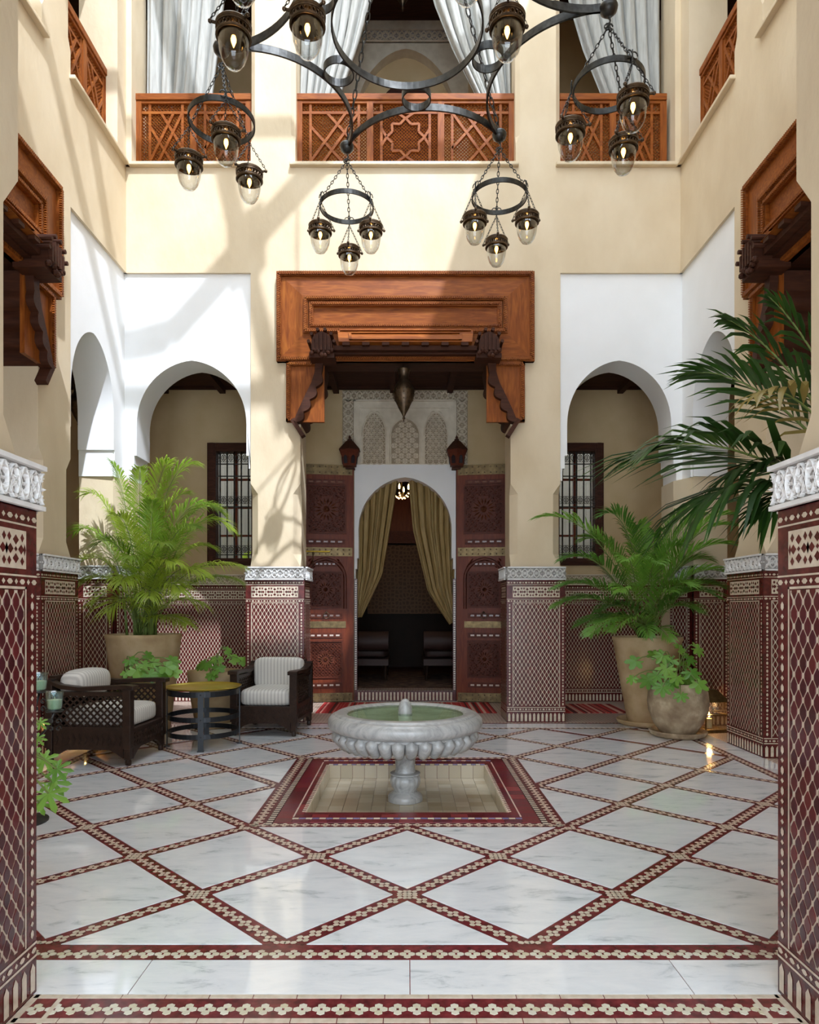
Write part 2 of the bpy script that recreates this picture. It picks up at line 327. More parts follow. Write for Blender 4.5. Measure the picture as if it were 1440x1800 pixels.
def ribbon(mb, P, pts, wd, hgt, closed=False, m=0):
    n = len(pts); vs = []; fs = []
    for i, (a, b) in enumerate(pts):
        p = pts[(i-1) % n] if closed or i else pts[0]; q = pts[(i+1) % n] if closed or i < n-1 else pts[-1]
        dx, dy = q[0]-p[0], q[1]-p[1]; l = sqrt(dx*dx+dy*dy) or 1; nx, ny = -dy/l*wd/2, dx/l*wd/2
        vs += [P(a+nx, b+ny, 0), P(a+nx*.5, b+ny*.5, hgt), P(a-nx*.5, b-ny*.5, hgt), P(a-nx, b-ny, 0)]
    for i in range(n if closed else n-1):
        j = (i+1) % n; fs += [(i*4+k, i*4+k+1, j*4+k+1, j*4+k) for k in range(3)]
    mb.add(vs, fs, m)
def leafblob(mb, P, a, b, ang, L_, wd, hgt, m=0):
    ca, sa = cos(ang), sin(ang)
    def T(x, y): return (a+x*ca-y*sa, b+x*sa+y*ca)
    pts = [T(0, 0), T(L_*.45, wd/2), T(L_, 0), T(L_*.45, -wd/2)]; c = T(L_*.45, 0)
    mb.add([P(*p, 0) for p in pts]+[P(*c, hgt)], [(0, 4, 1), (1, 4, 2), (2, 4, 3), (3, 4, 0)], m)
def arabesque(P, W, b0, b1, parent, t=.03, mats=('gebs', 'gebs_recess_shade'), rails=True, res=10, name='carved_band'):
    """carved stucco band: interlaced scrolls, circles and leaves standing proud of a ground coloured dark as recess shade"""
    H = b1-b0; mb = MB(); rl = .1*H if rails else 0
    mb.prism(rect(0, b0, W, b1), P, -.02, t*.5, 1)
    if rails:
        mb.prism(rect(0, b1-rl, W, b1), P, 0, t*1.25); mb.prism(rect(0, b0, W, b0+rl), P, 0, t*1.1)
    h0, h1 = b0+rl, b1-rl; h = h1-h0; hc = (h0+h1)/2; k = max(1, round(W/(h*1.05))); s = W/k
    Q = lambda a, b, c=0: P(a, b, t*.5+c)
    wd = h*.075; hg = t*.45
    for i in range(k):
        ac = s*(i+.5)
        ribbon(mb, Q, [(ac+h*.29*cos(2*pi*j/res/1.4), hc+h*.36*sin(2*pi*j/res/1.4)) for j in range(int(res*1.4))], wd, hg, True)
        for sg in (1, -1):
            ribbon(mb, Q, [(s*i+s*j/res, hc+sg*h*.43*cos(2*pi*j/res)) for j in range(res+1)], wd, hg)
            ribbon(mb, Q, [(s*i+s*j/res, hc+sg*h*.3*cos(pi*j/res)) for j in range(res+1)], wd*.8, hg*.9)
        for (da, db, an, L_) in ((0, 0, pi/2, .2), (0, 0, -pi/2, .2), (.05, 0, 0, .2), (-.05, 0, pi, .2), (.36, .1, 1.2, .26), (-.36, .1, 1.9, .26), (.36, -.1, -1.2, .26), (-.36, -.1, -1.9, .26), (.12, .12, .8, .2), (-.12, .12, 2.3, .2), (.12, -.12, -.8, .2), (-.12, -.12, -2.3, .2), (.5, 0, 0, .15), (-.5, 0, pi, .15), (.22, .36, .2, .2), (-.22, .36, pi-.2, .2), (.22, -.36, -.2, .2), (-.22, -.36, pi+.2, .2)):
            a = ac+da*s
            leafblob(mb, Q, a, hc+db*h, an, L_*h, h*.11, hg*1.1)
    return mb.build(name, list(mats), parent, kind=None, fix=False)
def dado(P, W, parent, near=False, band=True, red='maroon', gm=('gebs', 'gebs_recess_shade'), res=10):
    Q = lambda a, b, c=0: P(a, b, c+.05)
    zellige(Q, W, parent, near=near, red=red)
    MB().box(0, 0, 0, W, 1.78, .045, 0, P).build('dado_core', 'maroon', parent)
    if band: arabesque(lambda a, b, c=0: P(a, b, c+.05), W, 1.63, 1.78, parent, mats=gm, res=res)
def arch_pts(ua, ub, zs, za, n=16):                        # round arch with a slight point
    a = (ub-ua)/2; h = za-zs; uc = (ua+ub)/2; q = .03*h
    right = [(uc+a*cos(pi/2*i/n), zs+(h-q)*sin(pi/2*i/n)+q*max(0, 1-cos(pi/2*i/n)*1.6)**1.5) for i in range(n+1)]
    return [(2*uc-x, y) for x, y in right]+right[::-1][1:]
def arch_panel(P, U0, U1, ua, ub, z0, z1, zs, za, c0, c1, name, m, parent, step=.028):
    s = step
    lft = [(ua-2*s, z0), (ua-2*s, z0+.14), (ua-s, z0+.14), (ua-s, z0+.29), (ua, z0+.29)] if s else [(ua, z0)]
    rgt = [(ub, z0+.29), (ub+s, z0+.29), (ub+s, z0+.14), (ub+2*s, z0+.14), (ub+2*s, z0)] if s else [(ub, z0)]
    poly = [(U0, z0)]+lft+arch_pts(ua, ub, zs, za)+rgt+[(U1, z0), (U1, z1), (U0, z1)]
    mb = MB(); mb.prism(poly, P, c0, c1); return mb.build(name, m, parent, smooth=True)
T = .43
def pier(P, u0, u1, parent, z0=0, z1=4.1, lv=(1.79, 1.93, 2.62, 2.74), c=.085):
    mb = MB(); L_ = [(z0, 0)]+[(lv[0], 0), (lv[1], c), (lv[2], c), (lv[3], 0)]+[(z1, 0)]; vs = []; fs = []
    for z, k in L_:
        k = max(k, .002)
        vs += [P(a, z, b) for a, b in ((u0+k, 0), (u1-k, 0), (u1, -k), (u1, -T), (u0, -T), (u0, -k))]
    for i in range(len(L_)-1): fs += [(i*6+j, i*6+(j+1) % 6, i*6+6+(j+1) % 6, i*6+6+j) for j in range(6)]
    fs += [(5, 4, 3, 2, 1, 0), tuple(len(vs)-6+j for j in range(6))]
    mb.add(vs, fs); return mb.build('pier', 'plaster', parent)
PI_, PO = 1.21, 1.785                                     # inner and outer edge of the piers, from the middle of a side
ZL, ZT, ZTOP = 6.42, 9.3, 12.8
def court_wall(name, P, uL, uR, arches, white=True, pi_=PI_, top=ZTOP):
    mb = MB(); B = lambda u0, z0, u1, z1, c0=-T, c1=0: mb.box(u0, z0, c0, u1, z1, c1, 0, P)
    B(-PO, 4.1, -pi_, 5.17); B(pi_, 4.1, PO, 5.17); B(-pi_, 4.22, pi_, 5.17); B(uL, 5.17, uR, ZL); B(uL, min(ZT, top-.25), uR, top)
    for s in (-1, 1):
        e = uR if s > 0 else uL
        if not any((a[0]+a[1])*s > 0 for a in arches): B(min(s*PO, e), 0, max(s*PO, e), 5.17)
    o = tag(mb.build(name, 'plaster'), kind='structure')
    for s in (-1, 1):
        a, b = sorted((s*pi_, s*PO)); pier(P, a, b, o); a, b = sorted((s*1.27, s*PO)); pier(P, a, b, o, ZL, ZT, (ZL+.24, ZL+.34, 9.1, 9.2), .05)
    for (ua, ub) in arches:
        s = 1 if ua > 0 else -1; e = uR if s > 0 else uL; U0, U1 = sorted((s*PO, e+s*.034))
        arch_panel(P, U0, U1, ua, ub, 2.78, 5.17, 3.43, 4.17, -T, -.03, 'arch_panel', 'white', o)
    return o
CX = -.02
PB = frame((CX, 7.8, 0), (1, 0, 0), (0, 0, 1), (0, -1, 0))
PL = frame((-3.24, 4.73, 0), (0, 1, 0), (0, 0, 1), (1, 0, 0))
PR = frame((3.15, 4.73, 0), (0, -1, 0), (0, 0, 1), (-1, 0, 0))
PF = frame((0, 2.28, 0), (-1, 0, 0), (0, 0, 1), (0, 1, 0))
wb = court_wall('wall_back', PB, -3.22, 3.17, [(-3.11, -1.84), (1.87, 3.075)])
wl = court_wall('wall_left', PL, -2.48, 3.07, [(1.85, 2.81)])
wr = court_wall('wall_right', PR, -3.07, 2.48, [(-2.81, -1.81)], top=ZTOP)
wf = court_wall('wall_front', PF, -3.15, 3.24, [(1.87, 3.07), (-3.07, -1.87)], pi_=1.31, top=9.25)
for s, X0, wo in ((-1, -3.24, wl), (1, 3.15, wr)):          # the corner piers, L-shaped on plan
    g = MB(); x0, x1 = sorted((X0+s*.05, X0+s*T)); g.box(x0, 7.56, 2.78, x1, 8.22, 6.4); g.build('corner_core', 'white', wo)
    for z0, z1, nm, m in ((0, 2.78, 'corner_pier', 'plaster'), (ZL, ZT, 'corner_pier', 'plaster')):
        e = .045
        poly = [(X0-s*.09+s*e*.6, 8.23), (X0-s*.09+s*e*.6, 7.8), (X0, 7.8), (X0, 7.54+e*.6), (X0+s*T, 7.54+e*.6), (X0+s*T, 8.23)]
        if z0 < 1: poly = [(X0-s*.06, 8.23), (X0-s*.06, 7.86), (X0+s*.06, 7.59), (X0+s*T, 7.57), (X0+s*T, 8.23)]
        g = MB(); g.prism(poly, lambda a, b, c: V((a, b, c)), z0, z1); g.build(nm, m, wo)
# rooms around the court
def struct(name, mb, m, parent=None, **k): return tag(mb.build(name, m, parent, **k), kind=None if parent else 'structure')
YB = 9.55
g = MB()
for x0, x1, z0, z1 in ((-5.3, -2.78, 0, 4.5), (-2.78, -2.10, 0, 1.94), (-2.78, -2.10, 3.60, 4.5), (-2.10, -.75, 0, 4.5), (.70, 2.05, 0, 4.5), (2.05, 2.73, 0, 1.94), (2.05, 2.73, 3.6, 4.5), (2.73, 5.3, 0, 4.5), (-.75, .70, 3.3, 4.5)):
    g.box(x0, YB, z0, x1, YB+.3, z1)
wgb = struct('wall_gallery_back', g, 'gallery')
for nm, x in (('wall_gallery_left', -5.0), ('wall_gallery_right', 4.95)):
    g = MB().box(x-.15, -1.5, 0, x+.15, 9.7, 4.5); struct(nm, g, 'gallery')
g = MB()
for x0, x1, z0, z1 in ((-5.3, -2.6, 0, 4.5), (2.6, 5.3, 0, 4.5), (-2.6, 2.6, 3.9, 4.5)): g.box(x0, -1.6, z0, x1, -1.4, z1)  # wide opening behind the camera, added to let sky light onto the jambs
struct('wall_gallery_front', g, 'gallery')
g = MB()
for x0, x1, y0, y1 in ((-5.3, 5.3, 8.23, 9.85), (-5.3, -3.24-T, -1.6, 8.23), (3.15+T, 5.3, -1.6, 8.23), (-3.24-T, 3.15+T, -1.6, 2.28-T)): g.box(x0, y0, 4.42, x1, y1, 6.40)
ceil = struct('ceiling', g, 'ceilwood')
for i in range(13):
    b = MB().box(-5+i*.8-.04, 8.24, 4.33, -5+i*.8+.04, 9.54, 4.42); b.build('beam', 'ceilwood', ceil)
for k in (-1, 1):
    for i in range(9):
        x0, x1 = (3.6, 4.8) if k > 0 else (-4.85, -3.69); b = MB().box(x0, 2.2+i*.7-.04, 4.33, x1, 2.2+i*.7+.04, 4.42); b.build('beam', 'ceilwood', ceil)
b = MB(); b.box(-5.0, 9.49, 4.385, 5.0, 9.549, 4.42); b.build('cornice', 'ceilwood', ceil)
# upper storey
g = MB(); zf = 6.4
for x0, x1 in ((-5.3, -.90), (.86, 5.3)): g.box(x0, YB, zf, x1, YB+.3, 9.7)
g.box(-.9, YB+.16, zf, .86, YB+.3, 9.7)
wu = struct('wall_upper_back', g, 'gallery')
arch_panel(frame((CX, YB+.16, 0), (1, 0, 0), (0, 0, 1), (0, -1, 0)), -.88, .88, -.72, .72, zf, 9.7, 8.1, 9.2, 0, .16, 'niche_surround', 'gebs_warm', wu, 0)
g = MB(); g.prism([(-.47, zf)]+arch_pts(-.47, .47, 8.1, 8.82)+[(.47, zf)], frame((CX, YB+.16, 0), (1, 0, 0), (0, 0, 1), (0, -1, 0)), 0, .05); g.build('arched_door', 'cedar_dark', wu)
arabesque(frame((-2.0, YB, 0), (1, 0, 0), (0, 0, 1), (0, -1, 0)), 4, 9.28, 9.46, wu, mats=('gebs_warm', 'gebs_recess_shade'))
for nm, x in (('wall_upper_left', -5.0), ('wall_upper_right', 4.95)):
    g = MB().box(x-.15, -1.5, zf, x+.15, 9.7, 9.7); struct(nm, g, 'gallery')
g = MB()
for x0, x1, y0, y1 in ((-5.3, 5.3, 8.23, 9.85), (-5.3, -3.24-T, -1.6, 8.23), (3.15+T, 5.3, -1.6, 8.23), (-3.24-T, 3.15+T, -1.6, 2.28-T)): g.box(x0, y0, 9.6, x1, y1, 9.8)
struct('ceiling_upper', g, 'ceilwood')
# ledges under the upper openings
n = 0
for P, wo, sp in ((PB, wb, ((-3.22, -1.75), (-1.33, 1.30), (1.73, 3.17))), (PL, wl, ((1.76, 3.07), (-1.3, 1.31))), (PR, wr, ((-3.07, -1.76), (-1.31, 1.3)))):
    for a, b in sp:
        n += 1; g = MB().box(a, 6.385, -.02, b, 6.425, .055, 0, P); struct('trim_%d' % n, g, 'plaster', bevel=.008)
# the roof: eaves and a glazing frame over the court (its bars shade the walls)
g = MB(); g.box(2.25, .4, 11.0, 3.7, 8.3, 11.15); g.box(-3.7, .4, 11.0, -1.25, 2.05, 11.15); roof = struct('roof', g, 'plaster')
g = MB()
for a, b, wd in (((-3.4, 3.0), (2.3, 3.0), .14), ((-1.85, 3.78), (-1.25, 3.39), .16), ((-1.25, 3.39), (-.76, 3.48), .22), ((-.76, 3.48), (.45, 4.82), .22), ((-.98, 5.04), (.885, 2.74), .17), ((-3.4, 4.75), (-1.85, 3.78), .16), ((.45, 4.82), (2.3, 6.9), .2), ((-3.4, 8.0), (-.98, 5.04), .2), ((-3.4, 5.02), (2.4, 5.02), .10)):
    g.bar((*a, 11.06), (*b, 11.06), wd, .12)
g.bar((-.30, 4.34, 11.06), (-.06, 3.90, 11.06), .38, .14)
g.build('glazing_bar', 'iron', roof)
# ------------------------------------------------------------------ dados on every pier and gallery wall
GW = ('gebs_warm', 'gebs_shade')
for s in (-1, 1):
    a, b = sorted((s*PI_, s*PO)); c0 = CX+a
    dado(frame((c0-.046, 7.8, 0), (1, 0, 0), (0, 0, 1), (0, -1, 0)), b-a+.092, wb)
    if s < 0: dado(frame((CX+b, 7.754, 0), (0, 1, 0), (0, 0, 1), (1, 0, 0)), .486, wb)
    else: dado(frame((CX+a, 8.24, 0), (0, -1, 0), (0, 0, 1), (-1, 0, 0)), .486, wb)
    X0 = -3.24 if s < 0 else 3.15; wo = wl if s < 0 else wr
    # far side pier: court face, then the face that looks back at the camera
    if s < 0:
        dado(frame((X0, 5.894, 0), (0, 1, 0), (0, 0, 1), (1, 0, 0)), .667, wo); dado(frame((X0-T-.05, 5.94, 0), (1, 0, 0), (0, 0, 1), (0, -1, 0)), T+.096, wo)
    else:
        dado(frame((X0, 6.561, 0), (0, -1, 0), (0, 0, 1), (-1, 0, 0)), .667, wo); dado(frame((X0-.046, 5.94, 0), (1, 0, 0), (0, 0, 1), (0, -1, 0)), T+.096, wo)
    # corner pier
    x0 = X0-T if s < 0 else X0+.04
    dado(frame((x0, 7.585, 0), (1, 0, 0), (0, 0, 1), (0, -1, 0)), T-.04, wo)
    A_ = V((X0-s*.06, 7.86, 0)); B_ = V((X0+s*.06, 7.59, 0)); a_, b_ = (B_, A_) if s < 0 else (A_, B_); uu = (b_-a_).normalized(); dado(frame(a_, uu, (0, 0, 1), uu.cross(V((0, 0, 1)))), (b_-a_).length, wo)
    # gallery walls
    if s < 0: dado(frame((-5.0, YB, 0), (1, 0, 0), (0, 0, 1), (0, -1, 0)), 3.47, wgb, gm=GW)
    else: dado(frame((1.49, YB, 0), (1, 0, 0), (0, 0, 1), (0, -1, 0)), 3.4, wgb, gm=GW)
    # near pier: the jamb beside the camera, its tiles nearest the court one by one, and its court face
    nz = lambda a, b: True
    if s < 0:
        dado(frame((-1.31, 1.85, 0), (0, 1, 0), (0, 0, 1), (1, 0, 0)), .45, wf, near=lambda a, b: a > .17, res=24)
    else:
        dado(frame((1.31, 2.30, 0), (0, -1, 0), (0, 0, 1), (-1, 0, 0)), .45, wf, near=lambda a, b: a < .28, res=24)
    a, b = sorted((s*1.29, s*PO)); dado(frame((b, 2.28, 0), (-1, 0, 0), (0, 0, 1), (0, 1, 0)), b-a, wf)
# ------------------------------------------------------------------ the floor
PX0, PX1, PY0, PY1 = -.953, .953, 4.035, 5.94            # outside of the basin's border
BX0, BX1, BY0, BY1 = -.655, .648, 4.33, 5.64             # the basin itself
S = .953; Y0 = 2.605; FX0, FX1, FY0, FY1 = -3*S, 3*S, Y0, Y0+5*S
g = MB()
for x0, y0, x1, y1 in ((-3.1, 1.2, 3.1, BY0), (-3.1, BY1, 3.1, 7.72), (-3.1, BY0, BX0, BY1), (BX1, BY0, 3.1, BY1)): g.box(x0, y0, -.3, x1, y1, -.0025)
floor = struct('floor', g, 'red')
def herring():
    m = mat('patterned_floor_tile', (.4, .3, .25), .3); N, L, b = nodes(m); mp = coords(m, 'World'); mp.inputs['Rotation'].default_value = (0, 0, .785)
    t = N.new('ShaderNodeTexBrick'); t.inputs['Scale'].default_value = 9; t.inputs['Mortar Size'].default_value = .05; t.inputs['Color1'].default_value = (.20, .07, .055, 1); t.inputs['Color2'].default_value = (.30, .13, .10, 1); t.inputs['Mortar'].default_value = (.62, .55, .44, 1)
    L.new(mp.outputs[0], t.inputs['Vector']); L.new(t.outputs['Color'], b.inputs['Base Color']); return m
M['herring'] = herring()
g = MB()
for x0, y0, x1, y1 in ((-5.3, 7.72, 5.3, 9.9), (-5.3, -1.6, -3.1, 7.72), (3.1, -1.6, 5.3, 7.72), (-3.1, -1.6, 3.1, 1.2)): g.box(x0, y0, -.3, x1, y1, -.001)
g.build('gallery_floor', 'herring', floor)
def slab(poly, nm='marble_slab', m='marble', z0=-.03, z1=0, cx=None):
    g = MB(); g.prism(poly, lambda a, b, c: V((a, b, c)), z0, z1); return g.build(nm, m, floor)
W2 = .047; inner = (FX0+W2, FY0+.02, FX1-W2, FY1-W2)
pool = (PX0-.005, PY0-.005, PX1+.005, PY1+.005)
for r_ in range(11):
    for i in range(-4, 5):
        c = (S*(i+.5 if r_ % 2 else i), Y0+S/2*r_); h = S/2-W2*sqrt(2)
        p = clip_rect([(c[0]+h, c[1]), (c[0], c[1]+h), (c[0]-h, c[1]), (c[0], c[1]-h)], *inner)
        if len(p) < 3 or area(p) < .004: continue
        if abs(c[0]) < .97 and PY0-.01 < c[1] < PY1+.01:          # cells that meet the basin border
            if pool[0]+.02 < c[0] < pool[2]-.02 and pool[1]+.02 < c[1] < pool[3]-.02: continue
            k = ((1, 0, pool[0]) if c[0] < -.9 else (-1, 0, -pool[2]) if c[0] > .9 else (0, 1, pool[1]) if c[1] < 4.5 else (0, -1, -pool[3]))
            p = clip_poly(p, *k)
        if len(p) >= 3: slab(p)
for a, b in ((-3.1, -.945), (-.942, .008), (.011, .968), (.971, 1.93), (1.933, 3.1)): slab(rect(a, 2.285, b, 2.505))
for i in range(6): slab(rect(-2.95+i*.985, FY1+.05, -2.95+i*.985+.982, 7.66))
for s in (-1, 1):
    for i in range(5): x0, x1 = sorted((s*(3*S+.055), s*3.10)); slab(rect(x0, 2.51+i*1.0, x1, 2.51+i*1.0+.997))
# flower pieces in the red bands: four petals round a dark centre
segs = []
def lattice_line(p, d):                                   # clip a 45 degree line to the field, leave the basin out
    t0, t1 = -9, 9
    for o, dd, lo, hi in ((p[0], d[0], FX0, FX1), (p[1], d[1], FY0, FY1)):
        a, b = (lo-o)/dd, (hi-o)/dd; t0, t1 = max(t0, min(a, b)), min(t1, max(a, b))
    if t1-t0 < .1: return
    A = (p[0]+d[0]*t0, p[1]+d[1]*t0); B = (p[0]+d[0]*t1, p[1]+d[1]*t1); segs.append((A, B))
for k in range(-6, 12):
    lattice_line((S*(k+.5), Y0), (.7071, .7071)); lattice_line((S*(k-5.5+.0), Y0), (-.7071, .7071))
allseg = [(a, b, True) for a, b in segs]+[((-1.24, 2.2), (1.24, 2.2), False), ((FX0, 2.552), (FX1, 2.552), False), ((FX0, FY1), (FX1, FY1), False), ((FX0, FY0), (FX0, FY1), False), ((FX1, FY0), (FX1, FY1), False),
    ((PX0+.045, PY0), (PX0+.045, PY1), False), ((PX1-.045, PY0), (PX1-.045, PY1), False), ((PX0, PY0+.04), (PX1, PY0+.04), False), ((PX0, PY1-.04), (PX1, PY1-.04), False)]
pet = MB(); pet.prism([(.0145*cos(pi/6+pi/3*j)*(1.0), .0115*sin(pi/6+pi/3*j)*1.05) for j in range(6)], lambda a, b, c: V((a, b, c)), -.004, 0); PET = pet.build('tile', 'creamtile', floor)
first = True; far = MB(); npet = 0; cand = []
for (A, B, diag) in allseg:
    dx, dy = B[0]-A[0], B[1]-A[1]; L_ = sqrt(dx*dx+dy*dy); k = max(1, round(L_/.0615)); ux, uy = dx/L_, dy/L_
    for i in range(k):
        t = L_*(i+.5)/k
        for (da, db, rot) in ((0, .0185, 0), (0, -.0185, 0), (.0165, 0, 1), (-.0165, 0, 1)):
            x = A[0]+ux*(t+da)-uy*db; y = A[1]+uy*(t+da)+ux*db
            if diag and (PX0-.01 < x < PX1+.01 and PY0-.01 < y < PY1+.01): continue
            if diag and y < Y0+.015: continue
            cand.append((x, y, math.atan2(uy, ux)))
cand.sort(key=lambda c: c[1] if abs(c[0]) < c[1]*.58 else 99+c[1])
for j, (x, y, an) in enumerate(cand):
    if j < 296:
        if first: PET.location = (x, y, -.0006); PET.rotation_euler = (0, 0, an); first = False
        else: inst(PET, (x, y, -.0006), (0, 0, an), floor)
    else:
        c_, s_ = cos(an), sin(an)
        far.prism([(x+px*c_-py*s_, y+px*s_+py*c_) for px, py in [(.0145*cos(pi/6+pi/3*q), .012*sin(pi/6+pi/3*q)) for q in range(6)]], lambda a, b, c: V((a, b, c)), None, -.0008)
far.build('flower_zellige', 'cream', floor, kind='stuff', fix=False)
# front edging: narrow cream strips, then a chequer of lozenges
g = MB(); z = lambda a, b, c: V((a, b, c))
for y0, y1 in ((2.262, 2.282), (2.128, 2.150)):
    for i in range(17): g.prism(rect(-1.25+i*.147, y0, -1.25+i*.147+.144, y1), z, -.01, -.0004)
for s in (-1, 1):
    g.prism([(s*1.258, 2.283), (s*1.235, 2.283), (s*1.235, 1.4), (s*1.258, 1.4)], z, -.01, -.0004); g.prism([(s*1.165, 2.262), (s*1.15, 2.262), (s*1.13, 1.4), (s*1.15, 1.4)], z, -.01, -.0003)
g.build('edging_strip', 'cream', floor)
g = MB()
for r_ in range(4):
    for i in range(46): x = -1.12+i*.0495+(r_ % 2)*.024; g.prism([(x-.018, 2.108-r_*.04), (x+.006, 2.118-r_*.04), (x+.02, 2.104-r_*.04), (x-.004, 2.094-r_*.04)], z, None, -.0008)
g.build('chequer_zellige', 'cream', floor, kind='stuff', fix=False)
# ------------------------------------------------------------------ sunken basin and its border
g = MB(); g.box(BX0-.02, BY0-.02, -.3, BX1+.02, BY1+.02, -.118); basin = g.build('basin', 'grout', floor)
tm = MB(); tm.box(-.0485, -.0485, -.01, .0485, .0485, 0); BT = None
M['basintile'] = rnd_tint(mat('pale_basin_tile', (.6, .5, .35), .16), [(.46, .38, .25), (.56, .47, .33), (.66, .58, .43), (.52, .43, .30), (.62, .54, .40)])
nx, ny = 13, 13; sx, sy = (BX1-BX0)/nx, (BY1-BY0)/ny
def piece(nm, m, x, y, zz, ax, ay, h, parent, rot=(0, 0, 0), key=None):
    if key not in TILE:
        g = MB(); g.box(-ax/2, -ay/2, -h, ax/2, ay/2, 0); o = g.build(nm, m, parent, bevel=0); TILE[key] = o; o.location = (x, y, zz); o.rotation_euler = rot; return o
    return inst(TILE[key], (x, y, zz), rot, parent)
for i in range(nx):
    for j in range(ny): piece('tile', 'basintile', BX0+sx*(i+.5), BY0+sy*(j+.5), -.11+R.uniform(-.0008, .0008), sx-.003, sy-.003, .01, basin, key='bt')
for i in range(nx):
    for (y, rx) in ((BY1-.012, pi/2), (BY0+.012, -pi/2)): piece('tile', 'basintile', BX0+sx*(i+.5), y, -.057, sx-.003, .104, .012, basin, (rx, 0, 0), 'bw')
for j in range(ny):
    for (x, ry) in ((BX0+.012, pi/2), (BX1-.012, -pi/2)): piece('tile', 'basintile', x, BY0+sy*(j+.5), -.057, .104, sy-.003, .012, basin, (0, ry, 0), 'bs')
border = MB()                                            # red border tiles, each set on its own
def ring(x0, y0, x1, y1, wd, nm, m, n, h, key, alt=None):
    for k, (ax, ay, bx, by) in enumerate(((x0, y0+wd/2, x1, y0+wd/2), (x0, y1-wd/2, x1, y1-wd/2), (x0+wd/2, y0+wd, x0+wd/2, y1-wd), (x1-wd/2, y0+wd, x1-wd/2, y1-wd))):
        L_ = sqrt((bx-ax)**2+(by-ay)**2)
        for i in range(n):
            t = (i+.5)/n; l = L_/n-.004; x, y = ax+(bx-ax)*t, ay+(by-ay)*t
            mm, kk = (alt, key+'b') if alt and i % 2 else (m, key)
            piece(nm, mm, x, y, h, l if k < 2 else wd-.004, wd-.004 if k < 2 else l, .012, floor, key=kk+('h' if k < 2 else 'v'))
ring(PX0+.14, PY0+.085, PX1-.14, PY1-.085, .10, 'tile', 'redtile', 15, .0004, 'r1')
ring(PX0+.245, PY0+.19, PX1-.245, PY1-.19, .058, 'tile', 'redtile', 13, .0004, 'r2')
g = MB()
for s in (-1, 1):                                        # black and cream teeth beside the flower bands
    x = PX0+.115 if s < 0 else PX1-.115
    for i in range(44): g.prism(rect(x-.018, PY0+.05+i*.041, x+.018, PY0+.05+i*.041+.020), z, -.01, .0006)
    x = PX0+.243 if s < 0 else PX1-.243
    for i in range(52): g.prism(rect(x-.005, PY0+.2+i*.029, x+.005, PY0+.2+i*.029+.018), z, -.01, .0010)
    x = BX0-.006 if s < 0 else BX1+.006
    for i in range(33): g.prism(rect(x-.012, BY0+i*.04, x+.012, BY0+i*.04+.020), z, -.01, .0012)
g.build('toothed_zellige', 'cream', floor, kind='stuff', fix=False)
g = MB()
for s in (-1, 1):
    x = PX0+.115 if s < 0 else PX1-.115; g.box(x-.02, PY0+.04, -.01, x+.02, PY1-.04, .0003)
g.build('dark_strip', 'black', floor)
for y, nm in ((PY0+.16, 0), (PY1-.15, 1), (BY1+.012, 2)):
    x0, x1 = (PX0+.24, PX1-.24) if nm < 2 else (BX0, BX1)
    n = 34
    for i in range(n): piece('tile', 'bluetile' if i % 2 else 'creamtile', x0+(x1-x0)*(i+.5)/n, y, .0016, (x1-x0)/n-.003, .024, .01, floor, key='mo%d%d' % (i % 2, nm == 2))
# ------------------------------------------------------------------ fountain
def fountain():
    t = empty('fountain', (-.015, 4.985, -.108), label='grey veined marble fountain with a scalloped bowl standing in the tiled basin', cat='fountain')
    z = lambda prof: [(r, h+.108) for r, h in prof]
    g = MB(); g.lathe(z([(.128, -.108), (.128, -.075), (.118, -.062), (.095, -.05), (.088, -.04)]), 40); g.build('base', 'fmarble', t, smooth=True)
    lob = lambda i, a: .05*abs(sin(a*8)) if 1 <= i <= 5 else 0
    g = MB(); g.lathe(z([(.082, -.045), (.078, -.03), (.098, .0), (.108, .03), (.107, .058), (.095, .076), (.083, .085)]), 96, lob=lob); g.lathe(z([(.083, .08), (.11, .085), (.11, .094), (.078, .102), (.07, .13), (.076, .2), (.092, .235), (.11, .262)]), 48); g.build('stem', 'fmarble', t, smooth=True)
    g = MB(); g.lathe(z([(.10, .255), (.22, .275), (.36, .30), (.47, .355), (.51, .40), (.50, .42)]), 64); bowl = g.build('bowl', 'fmarble', t, smooth=True)
    g = MB()
    for k in range(34):
        a = 2*pi*k/34; pts = []; rs = []
        for i in range(7):
            u = i/6; r = .40+.118*u**.6; h = .292+.125*u
            pts.append((r*cos(a), r*sin(a), h+.108)); rs.append(.0475*(max(.0, 1-(2*u-1)**4))**.5*(.78+.22*u)+.003)
        g.tube(pts, rs, 8)
    g.build('gadroon', 'fmarble', bowl, smooth='all')
    g = MB(); g.lathe(z([(.50, .412), (.525, .42), (.558, .438), (.568, .468), (.562, .498), (.54, .524), (.518, .528), (.512, .538), (.498, .545), (.455, .548), (.44, .542), (.425, .53), (.425, .50), (.46, .47), (.50, .45), (.50, .412)]), 96); g.build('rim', 'fmarble', t, smooth=True)
    g = MB(); g.lathe(z([(.43, .515), (.38, .505), (.2, .496), (.001, .492)]), 64); g.build('basin_bed', 'bed', t, smooth=True)
    g = MB(); g.lathe(z([(.001, .531), (.25, .531), (.431, .531)]), 64); g.build('water', 'water', t, smooth=True)
    g = MB(); g.lathe(z([(.05, .42), (.052, .53), (.05, .57), (.042, .605), (.026, .628), (.01, .637), (.001, .638)]), 32); g.build('spout', 'fmarble', t, smooth=True)
    return t
fountain()
